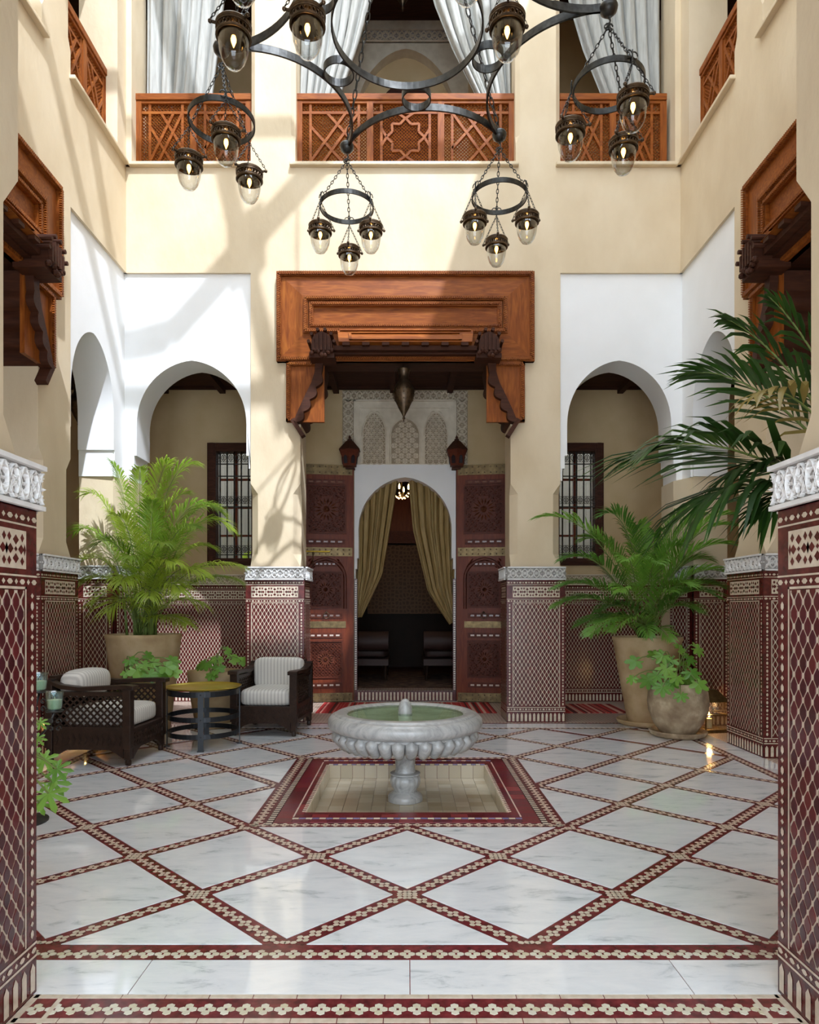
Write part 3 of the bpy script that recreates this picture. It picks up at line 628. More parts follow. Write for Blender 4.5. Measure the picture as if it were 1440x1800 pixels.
# ------------------------------------------------------------------ pots
def pot(name, loc, prof, label, m, saucer=None, soil=None, cat='plant pot'):
    t = empty(name, loc, 0, label, cat); z0 = 0
    if saucer:
        g = MB(); g.lathe([(saucer*.82, 0), (saucer*.95, .02), (saucer, .055), (saucer*.975, .062), (saucer*.93, .05), (saucer*.85, .026), (.001, .024)], 48); g.build('saucer', m, t, smooth=True); z0 = .026
    g = MB(); g.lathe([(r, h+z0) for r, h in prof], 56); g.build('body', m, t, smooth=True)
    if soil: g = MB(); g.lathe([(soil[0], soil[1]+z0-.02), (soil[0], soil[1]+z0), (.001, soil[1]+z0+.02)], 32); g.build('soil', 'soil', t)
    return t
tall = lambda r0, r1, h: [(r0*.96, 0), (r0, .012), (r0+(r1-r0)*.5, h*.5), (r1*.975, h-.05), (r1, h-.035), (r1, h-.008), (r1*.985, h), (r1*.94, h), (r1*.92, h-.02), (r1*.88, h-.1), (.001, h-.11)]
PLX, PLY, PLH = -2.82, 7.25, 1.03
PRX, PRY, PRH = 2.70, 7.62, .96
pot('tall_clay_pot', (PLX, PLY, 0), tall(.27, .39, PLH), 'tall tapering clay pot behind the armchairs holding the sunlit palm', 'pot', None, (.35, PLH-.06))
pot('tall_clay_pot', (PRX, PRY, 0), tall(.215, .38, PRH), 'tall tapering clay pot on a wide saucer holding the shaded palm', 'pot', .335, (.35, PRH-.06))
pot('weathered_pot', (2.77, 6.93, 0), [(.16, 0), (.175, .01), (.245, .12), (.288, .24), (.298, .33), (.288, .43), (.262, .51), (.258, .52), (.242, .52), (.24, .5), (.001, .47)], 'squat round weathered pot speckled pale with lobed leaves trailing over', 'potold', .285, (.235, .49))
pot('low_planter', (-2.13, 7.52, 0), [(.21, 0), (.22, .012), (.27, .3), (.30, .54), (.305, .57), (.30, .59), (.28, .59), (.27, .56), (.001, .54)], 'low clay planter of lobed leaves behind the brass tray table', 'pot', .27, (.27, .545))
pot('low_planter', (-2.80, 6.60, 0), [(.2, 0), (.21, .012), (.24, .25), (.26, .43), (.265, .46), (.255, .47), (.24, .47), (.235, .44), (.001, .42)], 'low clay planter half hidden behind the roll-cushion armchair', 'pot', None, (.235, .44))
pot('low_planter', (-2.25, 3.52, 0), [(.2, 0), (.21, .012), (.235, .25), (.25, .40), (.255, .43), (.245, .44), (.23, .44), (.225, .41), (.001, .40)], 'clay planter tucked behind the tiled jamb beside the candle stand', 'pot', None, (.225, .41))
# ------------------------------------------------------------------ palms
def frond(mb, p0, p1, p2, n, ll, wd, fold=.5, droop=.35, side=None, rr=.008, m=0, ms=1, start=.22, rnd=R, sep=None):
    """rachis along a curve, leaflets along both sides"""
    pts = bez(V(p0), V(p1), V(p2), 14)
    mb.tube(pts, [rr*(1-.75*i/14) for i in range(15)], 5, m=ms)
    for k in range(n):
        t = start+(1-start)*(k+.5)/n; i = min(13, int(t*14)); f = t*14-i; p = pts[i].lerp(pts[i+1], f); tg = (pts[i+1]-pts[i]).normalized()
        sd_ = tg.cross(V((0, 0, 1)))
        if sd_.length < .05: sd_ = V((1, 0, 0))
        if side: sd_ = V(side)-tg*tg.dot(V(side))
        sd_.normalize(); up = sd_.cross(tg).normalized()
        env = (sin(pi*min(1, .12+t*.88))**.55)*(1 if t < .96 else .7)
        for s in (-1, 1):
            L_ = ll*env*rnd.uniform(.85, 1.1); a = (.95-.55*t)+rnd.uniform(-.06, .06)
            d = (tg*cos(a)+sd_*s*sin(a)*cos(fold)+up*sin(a)*sin(fold)).normalized()
            wv = tg.cross(d).cross(d); wv = (tg-d*tg.dot(d)).normalized()*wd*.5*rnd.uniform(.85, 1.1)
            g = V((0, 0, -1))*L_*droop*rnd.uniform(.7, 1.3)
            q = [p, p+d*L_*.35+g*.1, p+d*L_*.7+g*.42, p+d*L_+g]
            mid = up*wd*.16
            vs = [q[0], q[1]-wv, q[1]+mid, q[1]+wv, q[2]-wv*.75, q[2]+mid*.7, q[2]+wv*.75, q[3]]
            fs_ = [(0, 2, 1), (0, 3, 2), (1, 2, 5, 4), (2, 3, 6, 5), (4, 5, 7), (5, 6, 7)]
            if sep is None: mb.add(vs, fs_, m)
            else: sep.append(MB().add(vs, fs_))
def palm(name, loc, label, fr, leafm, stems, ll=.34, wd=.022, n=34, fold=.5, droop=.35):
    """fr: (tip u, tip v, tip depth, rise of the middle, base spread)"""
    t = empty(name, loc, 0, label, 'palm'); o = V(loc); rd = random.Random(len(name)+len(fr))
    for (u, v, Y, rise, *ex) in fr:
        tip = at(u, v, Y); b = o+V((rd.uniform(-.1, .1), rd.uniform(-.09, .09), 0)); mid = b.lerp(tip, .45); mid.z = max(b.z, tip.z)*.5+mid.z*.5+rise
        mid.x = b.x+(tip.x-b.x)*.42; mid.y = b.y+(tip.y-b.y)*.42
        L_ = (tip-b).length; g = MB(); sc_ = ex[0] if ex else 1
        frond(g, b-o, mid-o, tip-o, max(16, int(n*min(1.2, L_/1.1))), ll*sc_, wd, fold, droop, m=0, ms=1, rnd=rd, start=.3 if L_ > .9 else .2)
        g.build('frond', [leafm, 'stem'], t, smooth='all', fix=False)
    for i in range(stems):
        a = rd.uniform(0, 2*pi); r = rd.uniform(.03, .17); x, y = r*cos(a), r*sin(a); h = rd.uniform(.35, .75)
        g = MB(); g.tube([(x, y, 0), (x*1.1, y*1.1, h*.5), (x*1.3, y*1.3, h)], [.016, .013, .007], 6); g.build('stem', 'stem', t, smooth='all')
    return t
Y = PLY
palm('potted_palm', (PLX, PLY, PLH-.03), 'bushy sunlit areca palm in the tall pot behind the armchairs', [
    (196, 812, 7.25, .30), (246, 822, 7.1, .2), (298, 808, 7.0, .40), (345, 815, 7.15, .62), (152, 868, 7.25, .55), (383, 895, 7.0, .75), (408, 930, 7.1, .8),
    (130, 935, 7.3, .55), (140, 990, 7.0, .5), (135, 1030, 7.2, .5), (165, 1058, 6.8, .4), (432, 995, 6.95, .42), (425, 1022, 7.2, .40), (362, 1012, 6.7, .5), (318, 1040, 6.6, .45),
    (375, 962, 7.3, .42), (356, 1062, 6.95, .3), (328, 1096, 6.8, .25), (188, 1075, 6.7, .4), (205, 905, 6.8, .35), (345, 925, 6.7, .5), (290, 955, 6.5, .4), (225, 980, 6.5, .4), (172, 955, 6.9, .5),
    (212, 1025, 6.5, .45), (268, 880, 7.0, .2), (310, 990, 6.55, .4), (330, 868, 7.3, .5), (395, 905, 7.4, .8), (262, 1050, 6.5, .35)], 'palm', 14, .40, .0135, 48, .30, .5)
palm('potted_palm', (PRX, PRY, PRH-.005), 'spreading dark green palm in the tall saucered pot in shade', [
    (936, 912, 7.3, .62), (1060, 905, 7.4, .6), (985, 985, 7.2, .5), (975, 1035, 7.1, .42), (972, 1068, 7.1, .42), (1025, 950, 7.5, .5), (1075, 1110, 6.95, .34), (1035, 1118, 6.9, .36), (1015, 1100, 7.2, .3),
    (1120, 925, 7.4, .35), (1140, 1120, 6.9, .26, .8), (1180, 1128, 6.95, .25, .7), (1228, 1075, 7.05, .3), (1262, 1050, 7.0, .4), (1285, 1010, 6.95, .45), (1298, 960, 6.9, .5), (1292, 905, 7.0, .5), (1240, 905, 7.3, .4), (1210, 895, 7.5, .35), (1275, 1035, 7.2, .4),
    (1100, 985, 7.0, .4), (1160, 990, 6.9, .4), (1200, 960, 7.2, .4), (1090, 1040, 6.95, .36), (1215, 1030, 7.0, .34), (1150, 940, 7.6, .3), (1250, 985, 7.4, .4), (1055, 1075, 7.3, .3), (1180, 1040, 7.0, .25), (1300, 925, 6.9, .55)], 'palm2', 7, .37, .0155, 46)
def kentia():
    o = V((2.45, 3.25, 0)); t = empty('feather_palm', o, 0, 'large dark feather palm arching from behind the tiled jamb, tips browned', 'palm')
    g = MB(); g.tube([(0, 0, .02), (.02, 0, .6), (0, .02, 1.2), (-.05, .02, 1.6)], [.05, .045, .04, .03], 8); g.build('trunk', 'stem', t, smooth='all')
    rd = random.Random(5)
    for (u, v, Yt, mu, mv, Ym, n, ll, droop, mt) in ((1150, 790, 3.05, 1300, 735, 3.1, 26, .72, .34, 'kentia'), (1235, 885, 3.0, 1330, 790, 3.05, 26, .58, .5, 'kentia'), (1225, 655, 3.3, 1360, 640, 3.2, 18, .52, .30, 'kentia'),
            (1340, 900, 2.95, 1420, 790, 2.95, 18, .36, .6, 'kentia'), (1275, 560, 3.4, 1390, 600, 3.2, 16, .42, .35, 'kentia'), (1330, 690, 2.95, 1420, 650, 3.1, 9, .36, .6, 'kentiay'), (1350, 520, 3.3, 1440, 590, 3.2, 12, .34, .35, 'kentia'), (1290, 830, 3.1, 1390, 760, 3.1, 20, .42, .6, 'kentia')):
        g = MB(); frond(g, V((-.05, .02, 1.6)), at(mu, mv, Ym)-o, at(u, v, Yt)-o, n, ll, .036, .12, droop, rr=.010, m=0, ms=0, start=.38, rnd=rd, sep=(lv := []))
        fr = g.build('frond', 'stem', t, smooth='all', fix=False)
        for q in lv: q.build('leaflet', mt, fr, smooth='all', fix=False)
kentia()
# ------------------------------------------------------------------ lobed-leaf plants
def lobed(mb, c, nrm, dr, size, lobes=7, deep=.45, m=0):
    c, nrm, dr = V(c), V(nrm).normalized(), V(dr); dr = (dr-nrm*dr.dot(nrm)).normalized(); sd_ = nrm.cross(dr)
    n = lobes*4; vs = [c]; 
    for i in range(n+1):
        a = (i/n-.5)*2*2.75; k = (i % 4); r = size*(.62+.38*cos(a*.55))*(1-deep*(1-abs(cos(pi*i/4))))
        vs.append(c+(dr*cos(a)+sd_*sin(a))*r-nrm*size*.18*(r/size)**2)
    mb.add(vs, [(0, i, i+1) for i in range(1, n+1)], m)
def leafy(name, loc, label, leaves, size, deep=.45, cat='plant'):
    t = empty(name, loc, 0, label, cat); o = V(loc); rd = random.Random(len(label))
    for (u, v, Yd, *s) in leaves:
        p = at(u, v, Yd)-o; sz = size*(s[0] if s else 1)*rd.uniform(.85, 1.15); h = V((p.x, p.y, 0)); h = h.normalized() if h.length > .01 else V((1, 0, 0))
        g = MB(); g.tube(bez(V((rd.uniform(-.05, .05), rd.uniform(-.05, .05), 0)), V((p.x*.55, p.y*.55, max(p.z, 0)+.16)), p, 6), .005, 5, m=1)
        lobed(g, p, V((h.x*.45+rd.uniform(-.25, .25), -.75+rd.uniform(-.2, .2), .75)), h+V((0, 0, -.15)), sz, rd.choice((5, 7, 7)), deep)
        g.build('leaf', ['broad', 'stem'], t, fix=False)
    return t
leafy('potted_foliage', (2.77, 6.93, .56), 'lobed light green foliage spilling from the weathered round pot', [(1225, 1140, 6.9), (1195, 1140, 7.0), (1165, 1152, 6.85), (1118, 1162, 6.8), (1150, 1150, 7.1, .8), (1182, 1160, 6.9), (1112, 1192, 6.6, .8), (1155, 1187, 6.72), (1165, 1208, 6.53), (1190, 1190, 6.58, .8), (1215, 1182, 6.7, 1.15), (1228, 1202, 6.56, 1.1), (1197, 1222, 6.50, .8), (1203, 1170, 7.1, .6), (1140, 1195, 6.9), (1205, 1195, 6.9), (1172, 1175, 6.75), (1210, 1158, 7.0), (1180, 1200, 6.6)], .115)
leafy('potted_foliage', (-2.13, 7.52, .60), 'lobed leaves growing in the planter behind the brass tray table', [(362, 1166, 7.3), (382, 1158, 7.35), (398, 1143, 7.6, .7), (408, 1158, 7.75), (424, 1162, 7.85), (385, 1172, 7.2), (378, 1180, 7.15, .7), (352, 1170, 7.4, .8), (372, 1186, 7.15, .8)], .10, .3)
leafy('potted_foliage', (-2.80, 6.60, .475), 'lobed bright leaves rising behind the roll-cushion armchair', [(228, 1160, 6.5), (252, 1168, 6.45), (258, 1152, 6.6, .8), (240, 1178, 6.4), (268, 1165, 6.5), (292, 1172, 6.4), (300, 1162, 6.6), (222, 1182, 6.4, .7), (278, 1182, 6.4), (305, 1180, 6.45, .8), (262, 1185, 6.35)], .10, .35)
leafy('jamb_foliage', (-2.25, 3.52, .445), 'long fingered leaves reaching past the tiled jamb, one tip yellowed', [(70, 1270, 3.5, .7), (78, 1335, 3.4), (100, 1352, 3.35, 1.1), (85, 1395, 3.3, 1.2), (68, 1412, 3.3), (92, 1375, 3.4), (60, 1330, 3.5), (66, 1298, 3.5, .7)], .085, .75)
# ------------------------------------------------------------------ armchairs
def cushion(mb, c, s, e=.35, nu=28, nv=14, m=0):
    sp = lambda x, k: math.copysign(abs(x)**k, x); vs = []; fs = []
    for j in range(nv+1):
        v = -pi/2+pi*j/nv
        for i in range(nu):
            u = 2*pi*i/nu; vs.append((c[0]+s[0]/2*sp(cos(v), e)*sp(cos(u), e), c[1]+s[1]/2*sp(cos(v), e)*sp(sin(u), e), c[2]+s[2]/2*sp(sin(v), e*1.5)))
    for j in range(nv): fs += [(j*nu+i, j*nu+(i+1) % nu, (j+1)*nu+(i+1) % nu, (j+1)*nu+i) for i in range(nu)]
    mb.add(vs, fs, m); return mb
def lattice(mb, P, a0, b0, a1, b1, sp, wd=.013, th=.012):
    d = sp; k0 = int((a1-a0+b1-b0)/d)+2
    for k in range(-k0, k0):
        for sg in (1, -1):
            # line b = b0 + sg*(a-a0) + k*d
            pts = []
            for a in (a0, a1):
                b = b0+sg*(a-a0)+k*d
                if b0 <= b <= b1: pts.append((a, b))
            for b in (b0, b1):
                a = a0+sg*(b-b0-k*d)
                if a0 < a < a1: pts.append((a, b))
            if len(pts) >= 2 and (abs(pts[0][0]-pts[1][0]) > .012): mb.bar(P(*pts[0], 0), P(*pts[1], 0), wd, th, P(0, 0, 1)-P(0, 0, 0))
    n = int((a1-a0)/d)
    for i in range(n*2+1):
        for j in range(int((b1-b0)/d)*2+1):
            if (i+j) % 2: continue
            mb.octa(P(a0+i*d/2, min(b1, b0+j*d/2), 0), .012)
def armchair(loc, rz, label, roll):
    """faces local -Y; W across x, D deep"""
    Wd, D, AH, BH = .70, .74, .655, .735; h = Wd/2
    t = empty('armchair', loc, rz, label, 'armchair', 'lattice armchairs')
    for sx in (-1, 1):
        for (y, nm) in ((-D/2+.035, 'f'), (D/2-.035, 'b')):
            g = MB(); x = sx*(h-.04); g.lathe([(.022, 0), (.026, .03), (.022, .05)], 12, (x, y, 0)); top = AH-.02 if nm == 'f' else BH-.02
            g.box(x-.026, y-.026, .05, x+.026, y+.026, .15); g.box(x-.038, y-.033, .14, x+.038, y+.033, top); g.build('leg', 'chair', t, bevel=.004)
        x = sx*(h-.04); P = frame((x, -D/2+.07, 0), (0, 1, 0), (0, 0, 1), (sx, 0, 0)); w_ = D-.14
        g = MB(); lattice(g, P, 0, .315, w_, .575, .058); g.build('lattice_side', 'chair', t)
        g = MB(); g.box(0, .13, -.012, w_, .30, .022, 0, P); g.box(0, .295, -.02, w_, .32, .03, 0, P); g.box(0, .575, -.02, w_, .61, .026, 0, P)
        for q in range(12): g.prism(loz(w_*(q+.5)/12, .215, .02, .05), P, 0, .028); g.prism(loz(w_*(q+.5)/12, .215, .011, .026), P, 0, .034)
        for q in (0, 1): g.prism([(w_*q, .13), (w_*q+(.12 if q == 0 else -.12), .13), (w_*q+(.07 if q == 0 else -.07), .105), (w_*q, .06)], P, -.015, .02)
        g.build('apron', 'chair', t)
        g = MB(); pts = [(-D/2-.03, .648), (-D/2+.03, .655), (-D*.2, .648), (D*.1, .636), (D*.32, .655), (D/2-.03, .70)]; vs = []
        for (y, zz) in pts:
            ww = .052 if y < -D*.3 else .042; vs += [(x-ww, y, zz-.022), (x+ww, y, zz-.022), (x+ww, y, zz+.014), (x-ww, y, zz+.014)]
        fs = [(0, 1, 2, 3), (23, 22, 21, 20)]+[(i*4+k, i*4+(k+1) % 4, i*4+4+(k+1) % 4, i*4+4+k) for i in range(5) for k in range(4)]
        g.add(vs, fs); g.build('armrest', 'chair', t, bevel=.006)
    P = frame((-h+.07, -D/2+.02, 0), (1, 0, 0), (0, 0, 1), (0, -1, 0)); w_ = Wd-.14
    g = MB(); g.box(0, .13, -.02, w_, .30, .012, 0, P); g.box(0, .285, -.03, w_, .305, .02, 0, P)
    for q in range(11): g.prism(loz(w_*(q+.5)/11, .24, .024, .024), P, 0, .02); g.prism(loz(w_*(q+.5)/11, .175, .022, .022), P, 0, .02)
    for q in (0, 1): g.prism([(w_*q, .13), (w_*q+(.14 if q == 0 else -.14), .13), (w_*q+(.08 if q == 0 else -.08), .105), (w_*q, .05)], P, -.015, .012)
    g.build('front_rail', 'chair', t)
    P = frame((-h+.07, D/2-.03, 0), (1, 0, 0), (0, 0, 1), (0, -1, 0))
    g = MB(); g.box(0, .13, -.02, w_, .32, .02, 0, P); g.box(0, .66, -.025, w_, BH, .025, 0, P); g.box(0, .28, -.03, w_, .67, -.02, 0, P); g.build('back_frame', 'chair', t)
    g = MB(); g.box(-h+.08, -D/2+.05, .27, h-.08, D/2-.06, .30); g.build('seat_board', 'chair', t)
    g = MB(); cushion(g, (0, -.035, .385), (Wd-.155, D-.13, .175), .28); g.build('seat_cushion', 'stripe', t, smooth='all')
    g = MB()
    if roll: cushion(g, (0, D/2-.17, .655), (Wd-.15, .24, .24), .5)
    else: cushion(g, (0, D/2-.125, .595), (Wd-.15, .17, .34), .28)
    g.build('back_cushion', 'stripe', t, smooth='all')
    return t
armchair((-2.625, 5.945, 0), radians(90-4), 'dark lattice-sided armchair with a rolled striped back cushion', True)
armchair((-1.435, 7.255, 0), radians(-5), 'dark lattice-sided armchair with an upright striped back cushion, facing the fountain', False)
# ------------------------------------------------------------------ tray table
def tray_table():
    t = empty('tray_table', (-1.945, 6.47, 0), radians(12), 'round brass tray table on a black hooped iron base between the armchairs', 'table'); r = .325
    g = MB(); g.lathe([(.001, .548), (.33, .548), (.345, .558), (.352, .566), (.345, .562), (.325, .552), (.001, .553)], 64); g.build('tray', 'brass', t, smooth=True)
    for zz, hh in ((.515, .05), (.285, .045), (.13, .045)):
        g = MB(); g.band([(r*cos(2*pi*i/48), r*sin(2*pi*i/48), zz) for i in range(48)], hh, .008, True); g.build('hoop', 'blackmetal', t)
    for k in range(4):
        a = -pi/2+k*pi/2; c_ = V((cos(a), sin(a), 0)); tn = V((-sin(a), cos(a), 0)); g = MB(); p = c_*(r+.008)
        g.bar(p+V((0, 0, .0)), p+V((0, 0, .54)), .008, .05, tn); g.bar(p+tn*.03+V((0, 0, .004)), p-tn*.03+V((0, 0, .004)), .05, .008, (0, 0, 1)); o = g.build('leg', 'blackmetal', t)
        for zz in (.515, .285, .13): g = MB(); g.ball(tuple(c_*(r+.014)+V((0, 0, zz))), .006, 6, 4); g.build('rivet', 'blackmetal', o)
tray_table()
# ------------------------------------------------------------------ candles and lanterns at floor level
def candle_stand():
    t = empty('candle_stand', (-2.36, 4.12, 0), 0, 'wrought iron candle stand with glass cups beside the roll-cushion armchair', 'candle holder')
    g = MB(); g.tube([(0, 0, 0), (0, 0, .95)], .012, 8); g.lathe([(.16, 0), (.16, .012), (.03, .03), (.012, .06)], 24); g.build('pole', 'iron', t, smooth=True)
    for k, (u, v, Yd) in enumerate(((96, 1252, 4.05), (69, 1218, 4.2))):
        p = at(u, v, Yd)-V((-2.36, 4.12, 0)); g = MB(); q0 = V((0, 0, p.z-.12)); g.tube(bez(q0, V((p.x*.5, p.y*.5, p.z-.26)), p, 10), .007, 6)
        for s in (-1, 1):
            for j in (0, 1):
                c = p+V((s*.022, 0, -.055-.045*j)); g.tube([c+V((s*.02*(1-i/12)*cos(i*.6), 0, .02*(1-i/12)*sin(i*.6))) for i in range(11)], .0045, 5)
        g.lathe([(.001, 0), (.045, .002), (.052, .012), (.048, .012), (.001, .006)], 20, tuple(p)); g.build('arm', 'iron', t, smooth='all')
        g = MB(); g.lathe([(.001, .012), (.036, .012), (.042, .03), (.049, .11), (.050, .125), (.047, .125), (.040, .032), (.034, .018), (.001, .018)], 24, tuple(p)); cup = g.build('glass_cup', 'cupglass', t, smooth='all')
        g = MB(); g.lathe([(.033, .020), (.038, .034), (.042, .075), (.001, .078)], 24, tuple(p)); g.tube([p+V((0, 0, .077)), p+V((.001, 0, .092))], .0018, 5); g.build('candle', 'wax', cup, smooth=True)
candle_stand()
def floor_lantern(loc, h, wd, rz, label, lit=True):
    t = empty('floor_lantern', loc, rz, label, 'lantern'); a = wd/2
    g = MB(); g.box(-a, -a, 0, a, a, .015); g.box(-a*.9, -a*.9, .015, a*.9, a*.9, .03); g.build('base', 'oldbrass', t)
    for sx in (-1, 1):
        for sy in (-1, 1): g = MB(); g.bar((sx*a*.88, sy*a*.88, .02), (sx*a*.88, sy*a*.88, h*.62), .011, .011, (1, 0, 0)); g.build('post', 'oldbrass', t)
    g = MB()
    for zz in (h*.36, h*.62):
        for (x0, y0, x1, y1) in ((-1, -1, 1, -1), (1, -1, 1, 1), (1, 1, -1, 1), (-1, 1, -1, -1)): g.bar((x0*a*.88, y0*a*.88, zz), (x1*a*.88, y1*a*.88, zz), .009, .009)
    g.build('crossbar', 'oldbrass', t)
    g = MB(); vs = [(-a, -a, h*.62), (a, -a, h*.62), (a, a, h*.62), (-a, a, h*.62), (-a*.35, -a*.35, h*.85), (a*.35, -a*.35, h*.85), (a*.35, a*.35, h*.85), (-a*.35, a*.35, h*.85)]
    g.add(vs, [(0, 1, 5, 4), (1, 2, 6, 5), (2, 3, 7, 6), (3, 0, 4, 7), (4, 5, 6, 7), (3, 2, 1, 0)]); g.build('roof', 'oldbrass', t)
    g = MB(); g.tube([(.04*cos(i*.35), 0, h*.9+.05*sin(i*.35)) for i in range(18)], .005, 6, True); g.build('handle', 'oldbrass', t, smooth='all')
    for s, (dx, dy) in enumerate(((0, -1), (1, 0), (0, 1), (-1, 0))):
        g = MB(); g.box(-a*.85, -.0015, .03, a*.85, .0015, h*.6, 0, lambda x, y, z: V((x*abs(dy)+dx*a*.86+y*dx, x*abs(dx)+dy*a*.86+y*dy, z))); g.build('glass_pane', 'glass', t)
    g = MB(); g.lathe([(.03, .03), (.03, .13), (.001, .135)], 16); c = g.build('candle', 'wax', t, smooth=True)
    g = MB(); g.lathe([(.001, .14), (.009, .155), (.007, .175), (.001, .2)], 10); g.build('flame', 'flame', c, smooth=True)
    ld = bpy.data.lights.new('candle_light', 'POINT'); ld.energy = 3.5; ld.color = (1, .55, .18); ld.shadow_soft_size = .03; lo = bpy.data.objects.new('candle_light', ld); COL.objects.link(lo); lo.parent = t; lo.location = (0, 0, .23)
floor_lantern((3.22, 7.22, 0), .52, .30, .2, 'brass floor lantern with a lit candle beside the weathered round pot')
floor_lantern((-3.02, 6.35, 0), .40, .22, .1, 'small brass floor lantern glowing behind the roll-cushion armchair')
# rugs
for (x0, y0, x1, y1, lb) in ((-1.15, 8.42, 1.12, 9.35, 'red striped woven rug in front of the carved doors'), (1.95, 8.42, 2.75, 9.2, 'red striped woven rug under the barred window by the shaded palm')):
    g = MB(); nx_ = 24; vs = []; fs = []
    g.box(x0, y0, .0, x1, y1, .008); o = g.build('rug', 'rug'); tag(o, lb, 'rug', kind='thing')
# ------------------------------------------------------------------ chandelier
def chain(mb, a, b, link=.05, r=.004, wd=.013):
    a, b = V(a), V(b); d = b-a; L_ = d.length; n = max(2, round(L_/(link*.78))); t = d/L_
    s1 = t.cross(V((0, 0, 1)) if abs(t.z) < .9 else V((1, 0, 0))).normalized(); s2 = t.cross(s1)
    for i in range(n):
        c = a+d*((i+.5)/n); s_ = s1 if i % 2 else s2
        mb.tube([c+t*(link*.5*sin(2*pi*k/8))+s_*(wd*cos(2*pi*k/8)) for k in range(8)], r, 4, True)
OC = V((0, 4.99, 5.58)); RN = 1.43
NODE = [V((-.559, 6.27, 5.58)), V((.832, 6.115, 5.58)), V((1.434, 4.82, 5.58)), V((-1.417, 5.17, 5.58)), V((-.832, 3.865, 5.58)), V((.559, 3.71, 5.58))]
RING = [0, 1, 2, 5, 4, 3]
def chandelier():
    t = empty('chandelier', OC, 0, 'great dark iron chandelier of scalloped arcs and rings hung on chains above the fountain', 'chandelier'); o = OC
    g = MB(); g.band([(.555*cos(2*pi*i/72), .555*sin(2*pi*i/72), .0) for i in range(72)], .058, .012, True); g.build('inner_ring', 'iron', t)
    for k in range(6):
        A, B = NODE[RING[k]]-o, NODE[RING[(k+1) % 6]]-o; mid = ((A+B)/2).normalized()*.80
        # circular arc through A, mid, B
        ax, ay, bx, by, cx_, cy_ = A.x, A.y, mid.x, mid.y, B.x, B.y; dd = 2*(ax*(by-cy_)+bx*(cy_-ay)+cx_*(ay-by))
        ux = ((ax*ax+ay*ay)*(by-cy_)+(bx*bx+by*by)*(cy_-ay)+(cx_*cx_+cy_*cy_)*(ay-by))/dd; uy = ((ax*ax+ay*ay)*(cx_-bx)+(bx*bx+by*by)*(ax-cx_)+(cx_*cx_+cy_*cy_)*(bx-ax))/dd
        rr = sqrt((ax-ux)**2+(ay-uy)**2); a0 = math.atan2(ay-uy, ax-ux); a1 = math.atan2(cy_-uy, cx_-ux); am = math.atan2(by-uy, bx-ux)
        def norm(x): return (x+pi) % (2*pi)-pi
        d1 = norm(am-a0)*2
        g = MB(); g.band([(ux+rr*cos(a0+d1*i/28), uy+rr*sin(a0+d1*i/28), 0) for i in range(29)], .058, .016); g.build('arc', 'iron', t)
        c = mid.normalized()*.678; g = MB(); g.band([(c.x+.118*cos(2*pi*i/32), c.y+.118*sin(2*pi*i/32), 0) for i in range(32)], .062, .010, True); g.build('small_ring', 'iron', t)
    for k in range(6):
        A = NODE[k]-o; g = MB(); g.lathe([(.001, -.062), (.028, -.058), (.058, -.030), (.066, .0), (.058, .022), (.02, .034), (.001, .036)], 20, tuple(A)); g.build('boss', 'iron', t, smooth='all')
        g = MB(); chain(g, A+V((0, 0, .03)), V((0, 0, 1.84)), .085, .0055, .017); g.build('chain', 'iron', t, smooth='all')
    g = MB(); chain(g, V((0, 0, 1.86)), V((0, .03, 5.42)), .11, .007, .022); g.build('chain', 'iron', t, smooth='all')
    g = MB(); g.lathe([(.001, -.08), (.03, -.07), (.05, -.02), (.035, .03), (.001, .04)], 16, (0, 0, 1.86)); g.build('boss', 'iron', t, smooth='all')
chandelier()
PROTO = {}
